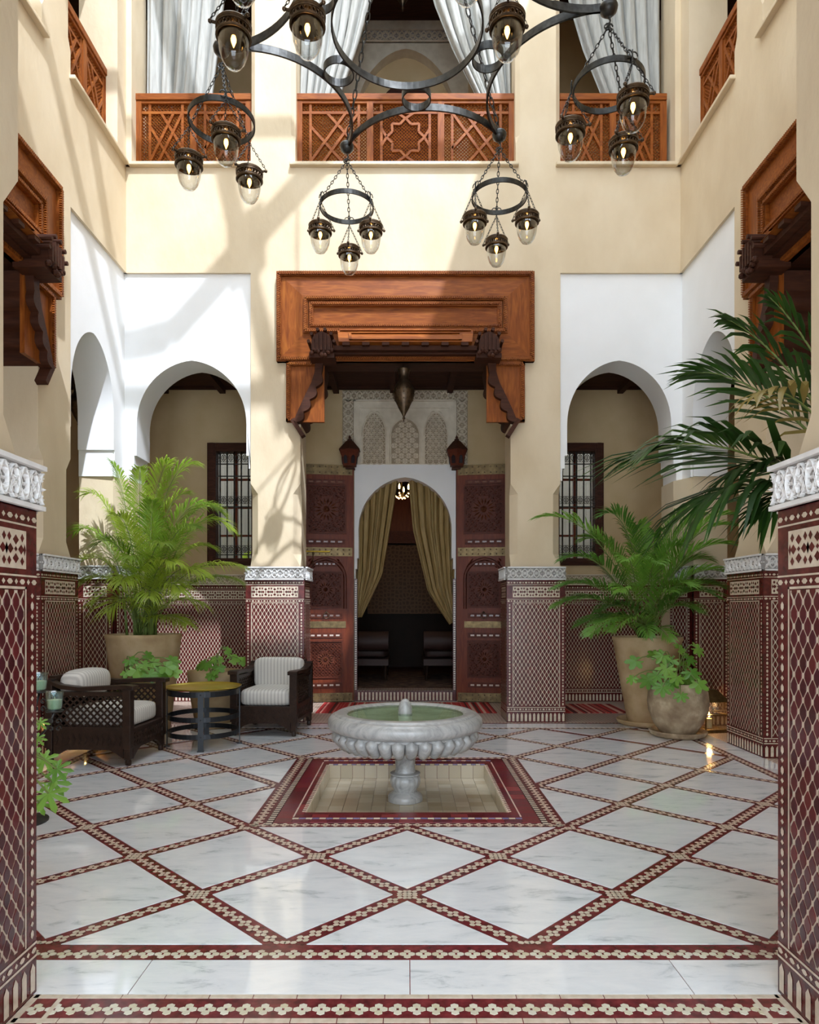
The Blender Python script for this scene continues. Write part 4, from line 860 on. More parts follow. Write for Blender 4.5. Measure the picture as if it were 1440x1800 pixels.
def lantern_parts(par, name='lantern'):
    """one bell lantern: iron collar (part) with glass, bulb (sub-parts); made once, then copied"""
    if 'c' not in PROTO:
        g = MB(); g.lathe([(.088, .002), (.100, .0), (.108, -.010), (.106, -.024), (.098, -.028), (.094, -.024), (.088, .002)], 28); g.bar((-.095, 0, -.012), (.095, 0, -.012), .010, .006); g.bar((0, -.095, -.012), (0, .095, -.012), .010, .006)
        for z0, z1 in ((-.026, -.036), (-.068, -.080)): g.lathe([(.098, z0), (.106, z0-.002), (.106, z1), (.098, z1-.002), (.094, z1), (.094, z0), (.098, z0)], 28)
        for k in range(26):
            a = 2*pi*k/26; c = (.099*cos(a), .099*sin(a), -.052); e = V((-sin(a), cos(a), 0))
            g.tube([V(c)+e*.010*cos(2*pi*j/8)+V((0, 0, .014*sin(2*pi*j/8))) for j in range(8)], .0028, 4, True)
        for k in range(3):
            a = pi/6+2*pi*k/3; g.bar((.1*cos(a), .1*sin(a), -.016), (.132*cos(a), .132*sin(a), -.016), .012, .012); g.ball((.136*cos(a), .136*sin(a), -.016), .013, 8, 5)
        g.lathe([(.001, .008), (.012, .006), (.013, -.05), (.011, -.055), (.001, -.055)], 12)
        PROTO['c'] = g.build(name, 'bronze', par, smooth=True)
        g = MB(); pr = [(.090, -.03), (.091, -.08), (.090, -.12), (.084, -.165), (.070, -.21), (.046, -.245), (.02, -.258), (.001, -.26)]
        g.lathe(pr+[(.001, -.2575), (.02, -.2555), (.0445, -.2428), (.068, -.2085), (.0815, -.164), (.0874, -.12), (.0884, -.08), (.0874, -.03)], 36); PROTO['g'] = g.build('glass', 'glass', PROTO['c'], smooth=True)
        g = MB(); g.lathe([(.009, -.055), (.012, -.068), (.0165, -.084), (.0155, -.100), (.009, -.118), (.003, -.133), (.001, -.137)], 14); PROTO['b'] = g.build('bulb', 'bulb', PROTO['c'], smooth='all')
        g = MB(); g.lathe([(.010, -.05), (.012, -.068), (.020, -.09), (.019, -.11), (.011, -.130)], 14)
        return PROTO['c']
    c = PROTO['c'].copy(); COL.objects.link(c); c.parent = par
    for k in 'gb': d = PROTO[k].copy(); COL.objects.link(d); d.parent = c
    return c
LB = ['lowest-hung ring of three glass lanterns in front of the carved portal, against sunlit plaster', 'ring of three glass lanterns hanging over the shaded end of the carved portal',
      'ring of three glass lanterns in front of the shaded corner balcony railing', 'ring of three glass lanterns in front of the sunlit corner balcony railing',
      'near ring of three large glass lanterns cut by the top edge, on the sunlit side', 'near ring of glass lanterns mostly above the frame, one lantern showing on the shaded side']
ROT = [90, 88, 50, 52, 20, 84]
for k in range(6):
    o = NODE[k]; t = empty('lantern_ring', o, 0, LB[k], 'lantern', 'lantern rings of the great chandelier'); zr = -.56; rr = .245
    g = MB(); g.tube([V((.012*sin(i*.8), 0, -.071-.012*i)) for i in range(7)], .007, 6); g.tube([V((.03*cos(i*.7), 0, -.135+.022*sin(i*.7))) for i in range(9)], .006, 5); g.build('hook', 'iron', t, smooth='all')
    g = MB(); g.band([(rr*cos(2*pi*i/48), rr*sin(2*pi*i/48), zr) for i in range(48)], .042, .010, True); g.build('hoop', 'iron', t)
    for j in range(3):
        a = radians(ROT[k]+120*j); e = V((cos(a), sin(a), 0)); tn = V((-sin(a), cos(a), 0)); p = e*rr+V((0, 0, zr))
        g = MB(); chain(g, V((0, 0, -.13)), p+V((0, 0, .02)), .045, .0035, .010); g.build('chain', 'iron', t, smooth='all')
        g = MB()
        for s in (-1, 1): g.tube([p+e*.012+tn*s*(.022+.022*cos(i*.55))+V((0, 0, .028+.024*sin(i*.55))) for i in range(11)], .0045, 5)
        g.tube([p+e*.014+V((0, 0, .06-.014*i)) for i in range(7)], .006, 6); g.build('scroll_hook', 'iron', t, smooth='all')
        q = p+e*.02+V((0, 0, -.24)); c = lantern_parts(t); c.location = q; c.rotation_euler = (0, 0, a+pi/6)
        for m_ in range(3):
            b = a+pi/6+pi/6+2*pi*m_/3; g = MB(); chain(g, p+e*.02+V((0, 0, -.02)), q+V((.136*cos(b), .136*sin(b), -.006)), .034, .0026, .007); g.build('chain', 'iron', t, smooth='all')
# ------------------------------------------------------------------ carved portals
def rope(P, pts, r, c, closed=True, sp=.021):
    g = MB(); n = len(pts)
    for i in range(n if closed else n-1):
        a, b = V((*pts[i], 0)), V((*pts[(i+1) % n], 0)); d = b-a; L_ = d.length; k = max(1, round(L_/sp)); d.normalize(); nn = V((-d.y, d.x, 0))
        for j in range(k):
            m = a+d*(L_*(j+.5)/k); p0 = m-nn*r-d*r*.55; p1 = m+nn*r+d*r*.55
            g.bar(P(p0.x, p0.y, c), P(p1.x, p1.y, c), sp*.62, r*1.3, P(0, 0, 1)-P(0, 0, 0))
    return g
def portal(P, label):
    t = empty('carved_portal', P(0, 4.1, 0), 0, label, 'portal'); O = V(t.location)
    Q = lambda a, b, c=0: P(a, b, c)-O
    def part(g, nm, m='cedar', par=t, **k): return g.build(nm, m, par, **k)
    U, z0, z1 = 1.475, 4.13, 5.155; u, v0, v1 = 1.165, 4.44, 4.865
    o_, i_ = [(-U, z0), (U, z0), (U, z1), (-U, z1)], [(-u, v0), (u, v0), (u, v1), (-u, v1)]
    for k in range(4):
        j = (k+1) % 4; g = MB(); c0, c1 = .045, .075
        g.add([Q(*o_[k], c0), Q(*o_[j], c0), Q(*i_[j], c1), Q(*i_[k], c1), Q(*o_[k], .0), Q(*o_[j], .0), Q(*i_[j], .0), Q(*i_[k], .0)], [(0, 1, 2, 3), (0, 4, 5, 1), (1, 5, 6, 2), (2, 6, 7, 3), (3, 7, 4, 0)]); part(g, 'board', 'cedar' if k % 2 == 0 else 'cedarv')
    g = MB(); g.box(-u, v0, .0, u, v1, .055, 0, Q); part(g, 'centre_board')
    def mould(x0, y0, x1, y1, wd, c0, c1, nm='moulding'):
        g = MB(); ou, inn = [(x0, y0), (x1, y0), (x1, y1), (x0, y1)], [(x0+wd, y0+wd), (x1-wd, y0+wd), (x1-wd, y1-wd), (x0+wd, y1-wd)]
        for k in range(4):
            j = (k+1) % 4; g.add([Q(*ou[k], c0), Q(*ou[j], c0), Q(*inn[j], c0), Q(*inn[k], c0), Q(*ou[k], c1), Q(*ou[j], c1), Q(*inn[j], c1), Q(*inn[k], c1)], [(4, 5, 6, 7), (0, 1, 5, 4), (1, 2, 6, 5), (2, 3, 7, 6), (3, 0, 4, 7)])
        return part(g, nm)
    for (x0, y0, x1, y1, r, c) in ((-U, z0, U, z1, .018, .085), (-u, v0, u, v1, .016, .11), (-u+.062, v0+.062, u-.062, v1-.062, .014, .10)):
        m_ = mould(x0, y0, x1, y1, .052, 0, c-.012)
        w_ = .026; rope(Q, [(x0+w_, y0+w_), (x1-w_, y0+w_), (x1-w_, y1-w_), (x0+w_, y1-w_)], r, c).build('rope_moulding', 'cedar', m_, kind='stuff')
    for s in (-1, 1):
        xa, xb = sorted((s*1.365, s*.93)); yb = 3.44
        g = MB(); g.box(xa, yb, 0, xb, z0, .04, 0, Q); lg = part(g, 'side_board', 'cedarv')
        g = MB(); xo = s*1.365; a, b = sorted((xo, xo-s*.05)); g.box(a, yb, .04, b, z0, .065, 0, Q); a, b = sorted((xo, s*1.2)); g.box(a, yb, .04, b, yb+.045, .065, 0, Q); a, b = sorted((xo, s*.95)); g.box(a, z0-.05, .04, b, z0, .065, 0, Q); part(g, 'moulding', 'cedarv')
        rope(Q, [(s*.98, z0-.03), (xo-s*.026, z0-.03), (xo-s*.026, yb+.022), (s*1.2, yb+.022)], .015, .075, False).build('rope_moulding', 'cedar', lg, kind='stuff')
        # scalloped bracket: lobes stepping down and outward, running back through the wall
        pts = []; steps = [(.93, 4.13), (.955, 3.97), (1.02, 3.82), (1.09, 3.68), (1.16, 3.54), (1.245, 3.42)]
        for i in range(len(steps)-1):
            (a0, b0), (a1, b1) = steps[i], steps[i+1]
            for j in range(7):
                f = j/6; bul = .045*sin(pi*f) if i else 0
                nx_, ny_ = -(b0-b1), -(a1-a0); l = sqrt(nx_**2+ny_**2)
                pts.append((a0+(a1-a0)*f+nx_/l*bul, b0+(b1-b0)*f+ny_/l*bul))
        poly = [(s*a, b) for a, b in pts]+[(s*1.255, 3.30), (s*1.20, 3.30)][:0]+[(s*1.27, 3.44), (s*1.21, 3.58), (s*1.14, 3.73), (s*1.07, 3.87), (s*1.03, 4.0), (s*1.03, 4.13)]
        g = MB(); g.prism(poly, Q, -T, .11); part(g, 'scalloped_bracket', 'cedar_dark', smooth=True)
        g = MB(); g.bar(Q(s*1.29, 3.46, .05), Q(s*1.17, 3.27, .05), .05, .10, Q(0, 0, 1)-Q(0, 0, 0)); part(g, 'bracket_toe', 'cedar_dark')
        # fan corbel with knobs
        cx_, cz = s*.93, 4.235; g = MB(); arc_ = [(cx_+.115*cos(pi*i/14), cz+.135*sin(pi*i/14)) for i in range(15)]; g.prism([(cx_+.115, 4.14)]+arc_+[(cx_-.115, 4.14)], Q, .02, .30)
        cb = part(g, 'fan_corbel', 'cedar_dark')
        for i in range(6):
            a = radians(8+i*33); g = MB(); c0, c1 = Q(cx_+.142*cos(a), cz+.16*sin(a), .03), Q(cx_+.142*cos(a), cz+.16*sin(a), .33); g.tube([c0, c1], .019, 8); part(g, 'knob', 'cedar_dark', cb)
            if i < 5: g = MB(); xx = cx_-.088+.044*i; g.bar(Q(xx, 4.16, .31), Q(xx, 4.16+.19*sin(math.acos(max(-1, min(1, (xx-cx_)/.12)))), .31), .022, .03, Q(0, 0, 1)-Q(0, 0, 0)); part(g, 'rib', 'cedar_dark', cb)
        g = MB()
        for i in range(7): g.ball(tuple(Q(cx_-.11+.037*i, 4.135+.03*sin(i*1.3), .30)), .027, 8, 5)
        g.box(cx_-.14, 4.09, .02, cx_+.14, 4.14, .28, 0, Q); part(g, 'corbel_foot', 'cedar_dark', cb)
    # canopy
    vs = [Q(a, b, c) for a, b, c in ((-.775, 4.475, .10), (.775, 4.475, .10), (.74, 4.26, .30), (-.74, 4.26, .30), (-.775, 4.475, 0), (.775, 4.475, 0), (.74, 4.22, .0), (-.74, 4.22, 0))]
    g = MB(); g.add(vs, [(0, 1, 2, 3), (0, 4, 5, 1), (1, 5, 6, 2), (2, 6, 7, 3), (3, 7, 4, 0)]); cn = part(g, 'canopy', 'cedar')
    A0, A1, B0, B1 = V(vs[0]), V(vs[1]), V(vs[3]), V(vs[2]); G = lambda x, y, z=0: (A0*(1-x)+A1*x)*(1-y)+(B0*(1-x)+B1*x)*y+(Q(0, 0, 1)-Q(0, 0, 0))*z
    g = MB()
    for (x0, y0, x1, y1) in ((.08, .28, .92, .33), (.08, .82, .92, .87), (.08, .28, .10, .87), (.90, .28, .92, .87), (.02, .05, .98, .12)): g.box(x0, y0, .0, x1, y1, .022, 0, G)
    g.build('moulding', 'cedar', cn)
    for i in range(7): g = MB(); x = -.66+i*.22-.04; g.box(x, 4.225, .2, x+.08, 4.258, .295, 0, Q); g.build('dentil', 'cedar_dark', cn)  # dark wood colour stands in for shade under the canopy
    g = MB(); g.box(-PI_-.005, 4.185, -T-.01, PI_+.005, 4.225, .0, 0, Q); g.box(-1.0, 4.17, -.02, 1.0, 4.225, .16, 0, Q); g.box(-.8, 4.19, 0, .8, 4.24, .24, 0, Q); part(g, 'soffit_beam', 'cedar_dark')
    g = MB(); g.box(-PI_, 4.22, -T-.12, PI_, 4.41, -T-.011, 0, Q); pb = part(g, 'inner_beam', 'ceilwood')
    for i in range(4): g = MB(); x = -1.0+i*.51; g.box(x, 4.25, -T-.13, x+.47, 4.38, -T-.118, 0, Q); g.build('beam_panel', 'cedar_dark', pb)
    return t
portal(PB, 'carved cedar portal half in sunlight over the tall carved doors')
portal(PL, 'carved cedar portal on the sunlit side wall, mostly hidden by the tiled jamb')
portal(PR, 'carved cedar portal on the shaded side wall behind the feather palm')
# ------------------------------------------------------------------ balcony railings
def net(mb, P, x0, y0, x1, y1, sp, c):
    nx_, ny_ = max(1, round((x1-x0)/sp)), max(1, round((y1-y0)/sp)); sx_, sy_ = (x1-x0)/nx_, (y1-y0)/ny_
    for i in range(nx_*2+1):
        for j in range(ny_*2+1):
            if (i+j) % 2: continue
            a, b = x0+sx_*i/2, y0+sy_*j/2
            mb.octa(P(a, b, c), sp*.34)
            for s in (1, -1):
                a2, b2 = a+sx_/2, b+s*sy_/2
                if a2 <= x1+1e-6 and y0-1e-6 <= b2 <= y1+1e-6:
                    p, q = P(a, b, c), P(a2, b2, c); n_ = (P(0, 0, 1)-P(0, 0, 0))*sp*.13; d = (q-p).normalized().cross(n_).normalized()*sp*.13
                    mb.add([p+n_, p+d, p-n_, p-d, q+n_, q+d, q-n_, q-d], [(0, 1, 5, 4), (1, 2, 6, 5), (2, 3, 7, 6), (3, 0, 4, 7)])
def railing(P, u0, u1, kinds, label, z0=6.43, z1=7.33, c=-.16):
    t = empty('balcony_railing', P((u0+u1)/2, z0, c), 0, label, 'railing'); O = V(t.location); Q = lambda a, b, w_=0: P(a, b, c+w_)-O
    m = 'cedar'; st = .075; g = MB(); g.box(u0, z1-.075, -.035, u1, z1, .045, 0, Q); g.box(u0+.02, z1-.11, -.03, u1-.02, z1-.075, .03, 0, Q); g.build('top_rail', m, t, bevel=.006)
    g = MB(); g.box(u0, z0, -.03, u1, z0+.085, .035, 0, Q); g.build('bottom_rail', m, t)
    n = len(kinds); W_ = (u1-u0-st)/n
    for i in range(n+1): x = u0+W_*i; g = MB(); g.box(x, z0, -.03, x+st, z1-.08, .032, 0, Q); g.build('stile', 'cedarv', t)
    for i, kd in enumerate(kinds):
        xa, xb = u0+W_*i+st, u0+W_*(i+1); ya, yb = z0+.085, z1-.11
        g = MB(); net(g, Q, xa, ya, xb, yb, .039, -.004); g.build('spindle_net', 'cedar', t, kind='stuff', fix=False)
        nb = [0]
        def B(p, q, wd=.03, th=.034):
            nb[0] += 1; g = MB(); g.bar(Q(*p, 0), Q(*q, 0), wd, th+.0012*(nb[0] % 7), Q(0, 0, 1)-Q(0, 0, 0)); g.build('lattice_bar', 'cedar', t)
        i0, i1 = (xa+.095, xb-.095) if xb-xa > .45 else (xa+.02, xb-.02); j1 = yb-.10; j0 = ya+.03
        for x in (i0, i1): B((x, ya), (x, yb))
        B((xa, j1), (xb, j1)); B((xa, ya+.01), (xb, ya+.01)); cx_, cz = (i0+i1)/2, (j0+j1)/2; hx, hz = (i1-i0)/2, (j1-j0)/2
        if kd == 'star':
            r = min(hx, hz)*.74; k = r*.72
            sq = [(cx_+k*cos(pi/4+pi/2*q), cz+k*1.0*sin(pi/4+pi/2*q)) for q in range(4)]
            oct_ = []
            for q in range(16):
                a = pi/8*q; rr_ = r*1.08 if q % 2 == 0 else r*.80; oct_.append((cx_+rr_*cos(a), cz+rr_*sin(a)))
            for q in range(16): B(oct_[q], oct_[(q+1) % 16], .028)
            for q, (dx, dz) in enumerate(((1, .0), (0, 1), (-1, 0), (0, -1))):
                B((cx_+dx*r*1.05, cz+dz*r*1.05), (cx_+dx*hx+dz*hx*.35, cz+dz*hz+dx*hz*.35), .028); B((cx_+dx*r*1.05, cz+dz*r*1.05), (cx_+dx*hx-dz*hx*.35, cz+dz*hz-dx*hz*.35), .028)
        else:
            f = 1 if kd == 'x' else -1; k = min(hx, hz)
            X = lambda a, b: (cx_+f*a*hx, cz+b*hz)
            B(X(-1, -1), X(.45, .98)); B(X(-.45, -.98)[:1]+X(-.45, -.98)[1:], X(1, 1)); B(X(-1, .45), X(.3, -.98)); B(X(-.3, .98), X(1, -.45))
    return t
railing(PB, -1.285, 1.285, ['x', 'star', 'y'], 'carved cedar balcony railing above the portal, with a star at its middle')
railing(PB, -3.17, -1.80, ['x', 'y'], 'carved cedar railing of the sunlit corner balcony facing the court')
railing(PB, 1.80, 3.06, ['x', 'y'], 'carved cedar railing of the shaded corner balcony facing the court')
railing(PL, 1.80, 2.90, ['x', 'y'], 'carved cedar railing on the sunlit side wall, seen at a slant')
railing(PR, -2.90, -1.80, ['x', 'y'], 'carved cedar railing on the shaded side wall, seen at a slant')
# ------------------------------------------------------------------ curtains
def curtain(name, L_, Rr, Yd, label, m='linen', folds=7, amp=.05, nu=70, nv=26, swap=False, gather=.5):
    """L_/Rr: pixel polylines of both edges (top to bottom) at depth Yd, made into a hung cloth"""
    def edge(pts, t):
        k = (len(pts)-1)*t; i = min(len(pts)-2, int(k)); f = k-i; p, q = pts[i], pts[i+1]; return (p[0]+(q[0]-p[0])*f, p[1]+(q[1]-p[1])*f)
    g = MB(); vs = []
    wtop = abs(Rr[0][0]-L_[0][0])
    for j in range(nv+1):
        t = j/nv; a, b = edge(L_, t), edge(Rr, t)
        for i in range(nu+1):
            s = i/nu; ph = s*folds*2*pi+.6*sin(s*9+t*1.5)
            dY = amp*sin(ph)*(1-gather*.3*t)+amp*.35*sin(ph*2.3+1+t)
            s2 = s+.012*sin(ph*1.0+pi/2)
            p = at(a[0]+(b[0]-a[0])*s2, a[1]+(b[1]-a[1])*s2, Yd); p.y += dY; vs.append(p)
    fs = [(j*(nu+1)+i, j*(nu+1)+i+1, (j+1)*(nu+1)+i+1, (j+1)*(nu+1)+i) for j in range(nv) for i in range(nu)]
    o = vs[0].copy(); g.add([v-o for v in vs], fs); ob = g.build(name, m, smooth='all', fix=False); ob.location = o
    sl = ob.modifiers.new('cloth', 'SOLIDIFY'); sl.thickness = .004
    return tag(ob, label, 'curtain')
YC = 8.16
curtain('linen_curtain', [(256, -170), (256, 70), (256, 190)], [(412, -170), (392, 20), (372, 190)], YC, 'white linen curtain in the sunlit corner opening upstairs', folds=6)
curtain('linen_curtain', [(525, -170), (524, 70), (524, 190)], [(690, -170), (650, 5), (628, 85), (592, 190)], YC, 'white linen curtain drawn towards the sunlit end of the middle balcony', folds=7)
curtain('linen_curtain', [(715, -170), (762, 5), (795, 85), (848, 190)], [(897, -170), (897, 70), (897, 190)], YC, 'white linen curtain drawn towards the shaded end of the middle balcony', folds=7)
curtain('linen_curtain', [(960, -170), (1000, 5), (1024, 85), (1066, 190)], [(1158, -170), (1158, 70), (1158, 190)], YC, 'white linen curtain in the shaded corner opening upstairs', folds=7)
def side_curtain(X, y0, y1, label):
    g = MB(); vs = []; nu, nv = 40, 8
    for j in range(nv+1):
        for i in range(nu+1):
            s = i/nu; vs.append(V((X+.045*sin(s*5*2*pi), y0+(y1-y0)*s, 6.45+2.8*j/nv)))
    g.add(vs, [(j*(nu+1)+i, j*(nu+1)+i+1, (j+1)*(nu+1)+i+1, (j+1)*(nu+1)+i) for j in range(nv) for i in range(nu)]); ob = g.build('linen_curtain', 'linen', smooth='all', fix=False); tag(ob, label, 'curtain')
side_curtain(-3.58, 6.5, 6.95, 'sliver of white curtain behind the slanted railing on the sunlit side')
side_curtain(3.50, 6.5, 7.02, 'sliver of white curtain behind the slanted railing on the shaded side')
# ------------------------------------------------------------------ doorway, carved panel, doors, the dark room beyond
DX = -.03
PD = frame((DX, YB, 0), (1, 0, 0), (0, 0, 1), (0, -1, 0))
g = MB(); n_ = 20
arch_panel(PD, -.715, .715, -.655, .655, 1.72, 3.33, 2.42, 3.15, -.3, .02, 'arched_surround', 'white', wgb, .022)
for s in (-1, 1):
    a, b = sorted((s*.715, s*.675)); g = MB(); g.box(a, 0, -.3, b, 1.72, .02, 0, PD); g.build('door_jamb', 'maroon', wgb)
    g = MB()
    for i in range(50): g.box(s*.695-.012, .16+i*.031, .0, s*.695+.012, .16+i*.031+.018, .022, 0, PD)
    g.build('jamb_zellige', 'cream', wgb, kind='stuff')
g = MB(); g.box(-.675, 0, -.3, .675, .145, .02, 0, PD); st_ = g.build('threshold', 'maroon', wgb)
for i in range(27): g = MB(); a = -.675+i*.05; g.box(a+.012, .012, .018, a+.038, .125, .024, 0, PD); g.build('tile', 'cream', st_)
g = MB(); g.box(-.675, .140, -.3, .675, .148, .02, 0, PD); g.build('sill', 'herring', st_)
# carved stucco panel over the doorway
cp = empty('carved_plaster_panel', PD(0, 3.33, 0), 0, 'carved plaster panel of three arched fields over the dark doorway', 'wall panel'); O = V(cp.location)
Q = lambda a, b, c=0: PD(a, b, c)-O
g = MB(); g.box(-.88, 3.33, .0, .88, 4.37, .022, 0, Q); g.build('ground', 'gebs_warm', cp)
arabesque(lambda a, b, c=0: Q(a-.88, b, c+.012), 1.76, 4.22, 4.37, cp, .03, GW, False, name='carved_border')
for s in (-1, 1): arabesque(lambda a, b, c=0, s=s: Q(s*.80+(.08-b), 3.34+a, c+.012), .90, 0, .16, cp, .03, GW, False, name='carved_border')
g = MB()
for a, b, c_, d in ((-.72, 4.215, .72, 4.24), (-.72, 3.33, -.695, 4.24), (.695, 3.33, .72, 4.24), (-.64, 4.12, .64, 4.135), (-.64, 3.33, -.625, 4.13), (.625, 3.33, .64, 4.13)): g.box(a, b, .02, c_, d, .042, 0, Q)
g.build('fillet', 'gebs_warm', cp)
for k, (x, hw) in enumerate(((-.435, .165), (0, .205), (.435, .165))):
    zt = 4.06 if k != 1 else 3.98
    out = [(x-hw, 3.34)]+arch_pts(x-hw, x+hw, 3.74, zt, 8)+[(x+hw, 3.34)]
    g = MB(); g.prism(out, Q, None, .0235); g.build('field_shade', 'gebs_shade', cp)  # dark plate puts the deep shadow of the carving into the colour
    g = MB(); ribbon(g, lambda a, b, c=0: Q(a, b, .022+c), out, .025, .02)
    st = .082 if k != 1 else .1
    def inside(a, b): return abs(a-x) < (hw-.02)*(1 if b < 3.74 else sqrt(max(0, 1-((b-3.74)/(zt-3.74))**2))) and b > 3.35
    nn = 6
    for i in range(-4, 5):
        for j in range(0, 12):
            a, b = x+i*st+(st/2 if j % 2 else 0), 3.38+j*st*.72
            if not inside(a, b): continue
            if k != 1:
                ribbon(g, lambda p, q, c=0: Q(p, q, .022+c), [(a+st*.5*cos(2*pi*w_/10), b+st*.62*sin(2*pi*w_/10)) for w_ in range(10)], .012, .016, True)
                for an in (pi/2, pi*1.17, pi*1.83): leafblob(g, lambda p, q, c=0: Q(p, q, .022+c), a, b, an, st*.36, .02, .016)
            else:
                for an in range(4): leafblob(g, lambda p, q, c=0: Q(p, q, .022+c), a, b, an*pi/2+pi/4, st*.5, .045, .016)
                ribbon(g, lambda p, q, c=0: Q(p, q, .022+c), [(a-st*.5, b), (a, b+st*.36), (a+st*.5, b), (a, b-st*.36)], .010, .016, True)
    g.build('carved_field', ['gebs_warm'], cp, fix=False)
    if k != 1:
        for s in (-1, 1): g = MB(); g.box(x+s*(hw+.02)-.015, 3.34, .02, x+s*(hw+.02)+.015, 3.72, .05, 0, Q); g.build('colonnette', 'gebs_warm', cp)
def door(n, s):
    """one leaf standing open against the wall; s = -1 or 1 gives the side"""
    Wd, H = .76, 3.30; hx = DX+s*.725; t = empty('door_%d' % n, (hx, YB-.05, .0), (pi+radians(9)) if s < 0 else radians(-9), kind='structure')
    P = (lambda a, b, c=0: V((a, -c if s > 0 else c, b)))
    g = MB(); g.box(0, .02, 0, Wd, H, .05, 0, P); g.build('leaf', 'door', t)
    for (b0, b1) in ((3.16, 3.30), (2.03, 2.15), (1.035, 1.125), (.01, .13)):
        g = MB(); x0, x1 = (.02, Wd) if b0 != 1.035 else (.11, Wd-.1); g.box(x0, b0, .05, x1, b1, .058, 0, P); bd = g.build('brass_band', 'oldbrass', t)
        if b0 != 1.035:
            for i in range(9):
                for b in (b0+.03, b1-.03): g = MB(); p = P(x0+.04+(x1-x0-.08)*i/8, b, .058); g.ball(tuple(p), .010, 6, 4); g.build('stud', 'bronze', bd)
    def panel(a0, b0, a1, b1, rr, arched=False):
        g = MB(); g.box(a0, b0, .05, a1, b1, .052, 0, P)
        for (p, q, r_, u_) in ((a0-.02, b0-.02, a1+.02, b0), (a0-.02, b1, a1+.02, b1+.02), (a0-.02, b0, a0, b1), (a1, b0, a1+.02, b1)): g.box(p, q, .05, r_, u_, .068, 0, P)
        ca, cb = (a0+a1)/2, (b0+b1)/2
        for i in range(int((a1-a0)/.045)):
            for j in range(int((b1-b0)/.045)):
                x, y = a0+.03+i*.045, b0+.03+j*.045
                if (x-ca)**2+(y-cb)**2 < (rr*1.1)**2 or x > a1-.01 or y > b1-.01: continue
                leafblob(g, lambda u, v, c=0: P(u, v, .052+c), x, y, (i*2.4+j*1.7) % 6.28, .034, .02, .014)
                ribbon(g, lambda u, v, c=0: P(u, v, .052+c), [(x+.02*cos(2*pi*w_/6), y+.02*sin(2*pi*w_/6)) for w_ in range(6)], .006, .01, True)
        pn = g.build('carved_panel', 'doorcarve', t, fix=False)
        g = MB(); p = lambda u, v, c=0: P(u, v, .054+c)
        for i in range(16): a = 2*pi*(i+.5)/16; leafblob(g, p, ca+rr*.42*cos(a), cb+rr*.42*sin(a), a, rr*.62, rr*.17, .024)
        for i in range(16): a = 2*pi*i/16; leafblob(g, p, ca, cb, a, rr*.36, rr*.12, .018)
        g.build('rosette', 'doorrose', pn, fix=False)
        return pn
    M.setdefault('doorrose', mat('polished_carving', (.17, .06, .03), .22))
    panel(.12, 2.36, Wd-.12, 3.00, .155); panel(.17, 1.33, Wd-.15, 1.80, .105); panel(.17, .36, Wd-.15, .84, .105)
    for (b, a0, a1) in ((3.06, .14, Wd-.12), (2.23, .14, Wd-.12), (1.205, .18, Wd-.15), (.93, .18, Wd-.15), (.24, .18, Wd-.15), (1.92, .25, Wd-.22)):
        g = MB(); g.box(a0-.02, b-.035, .05, a1+.02, b+.035, .062, 0, P); rl = g.build('inlay_rail', 'doorcarve', t)
        for i in range(5): g = MB(); w_ = (a1-a0)/5; g.box(a0+w_*(i+.2), b-.011, .062, a0+w_*(i+.8), b+.011, .066, 0, P); g.build('inlay', 'bone' if b < 1 else 'doorrose', rl)
    g = MB(); ribbon(g, lambda u, v, c=0: P(u, v, .05+c), [(.12, 1.3)]+arch_pts(.12, Wd-.10, 1.72, 1.99, 8)+[(Wd-.10, 1.3)], .05, .03); 
    for i in range(8): leafblob(g, lambda u, v, c=0: P(u, v, .05+c), .13+(i % 4)*.02+(0 if i < 4 else Wd-.32), 1.86+(i % 4)*.03, .8 if i < 4 else 2.3, .07, .03, .02)
    g.build('carved_arch', 'doorcarve', t, fix=False)
    g = MB(); c = P(Wd/2, 1.205, .085); g.tube([c+V((.04*cos(2*pi*i/20), 0, .04*sin(2*pi*i/20))) for i in range(20)], .006, 6, True); g.ball(tuple(c+V((0, 0, .045))), .014, 8, 5); g.build('ring_handle', 'bronze', t, smooth='all')
    if s < 0:
        g = MB(); g.tube([P(.33, 2.09, .08), P(.74, 2.09, .08)], .011, 8); g.box(.68, 1.90, .05, .75, 1.96, .066, 0, P); g.build('bolt', 'brass', t, smooth=True)
        g = MB(); chain(g, P(.56, 2.08, .09), P(.57, 1.90, .08), .045, .004, .011); g.build('chain', 'oldbrass', t)
door(1, -1); door(2, 1)
# dark room
g = MB(); g.box(-2.0, YB+.3, 0, 2.0, 13.4, .145); fl2 = struct('floor_room', g, 'darkrug' if 'darkrug' in M else 'cedar_dark')
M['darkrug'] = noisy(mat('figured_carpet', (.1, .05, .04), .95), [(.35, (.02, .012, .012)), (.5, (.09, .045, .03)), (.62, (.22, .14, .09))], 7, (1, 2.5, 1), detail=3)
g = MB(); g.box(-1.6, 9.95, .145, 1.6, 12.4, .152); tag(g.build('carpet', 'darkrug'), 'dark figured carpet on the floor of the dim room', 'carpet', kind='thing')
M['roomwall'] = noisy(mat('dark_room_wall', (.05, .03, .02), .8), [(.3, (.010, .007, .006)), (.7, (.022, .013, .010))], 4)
g = MB(); g.box(-2.1, YB+.3, 0, -2.0, 13.5, 4.0); g.box(2.0, YB+.3, 0, 2.1, 13.5, 4.0); g.box(-2.1, 13.4, 0, 2.1, 13.5, 4.0); g.box(-2.1, YB+.3, 3.9, 2.1, 13.5, 4.0); struct('wall_room', g, 'roomwall')
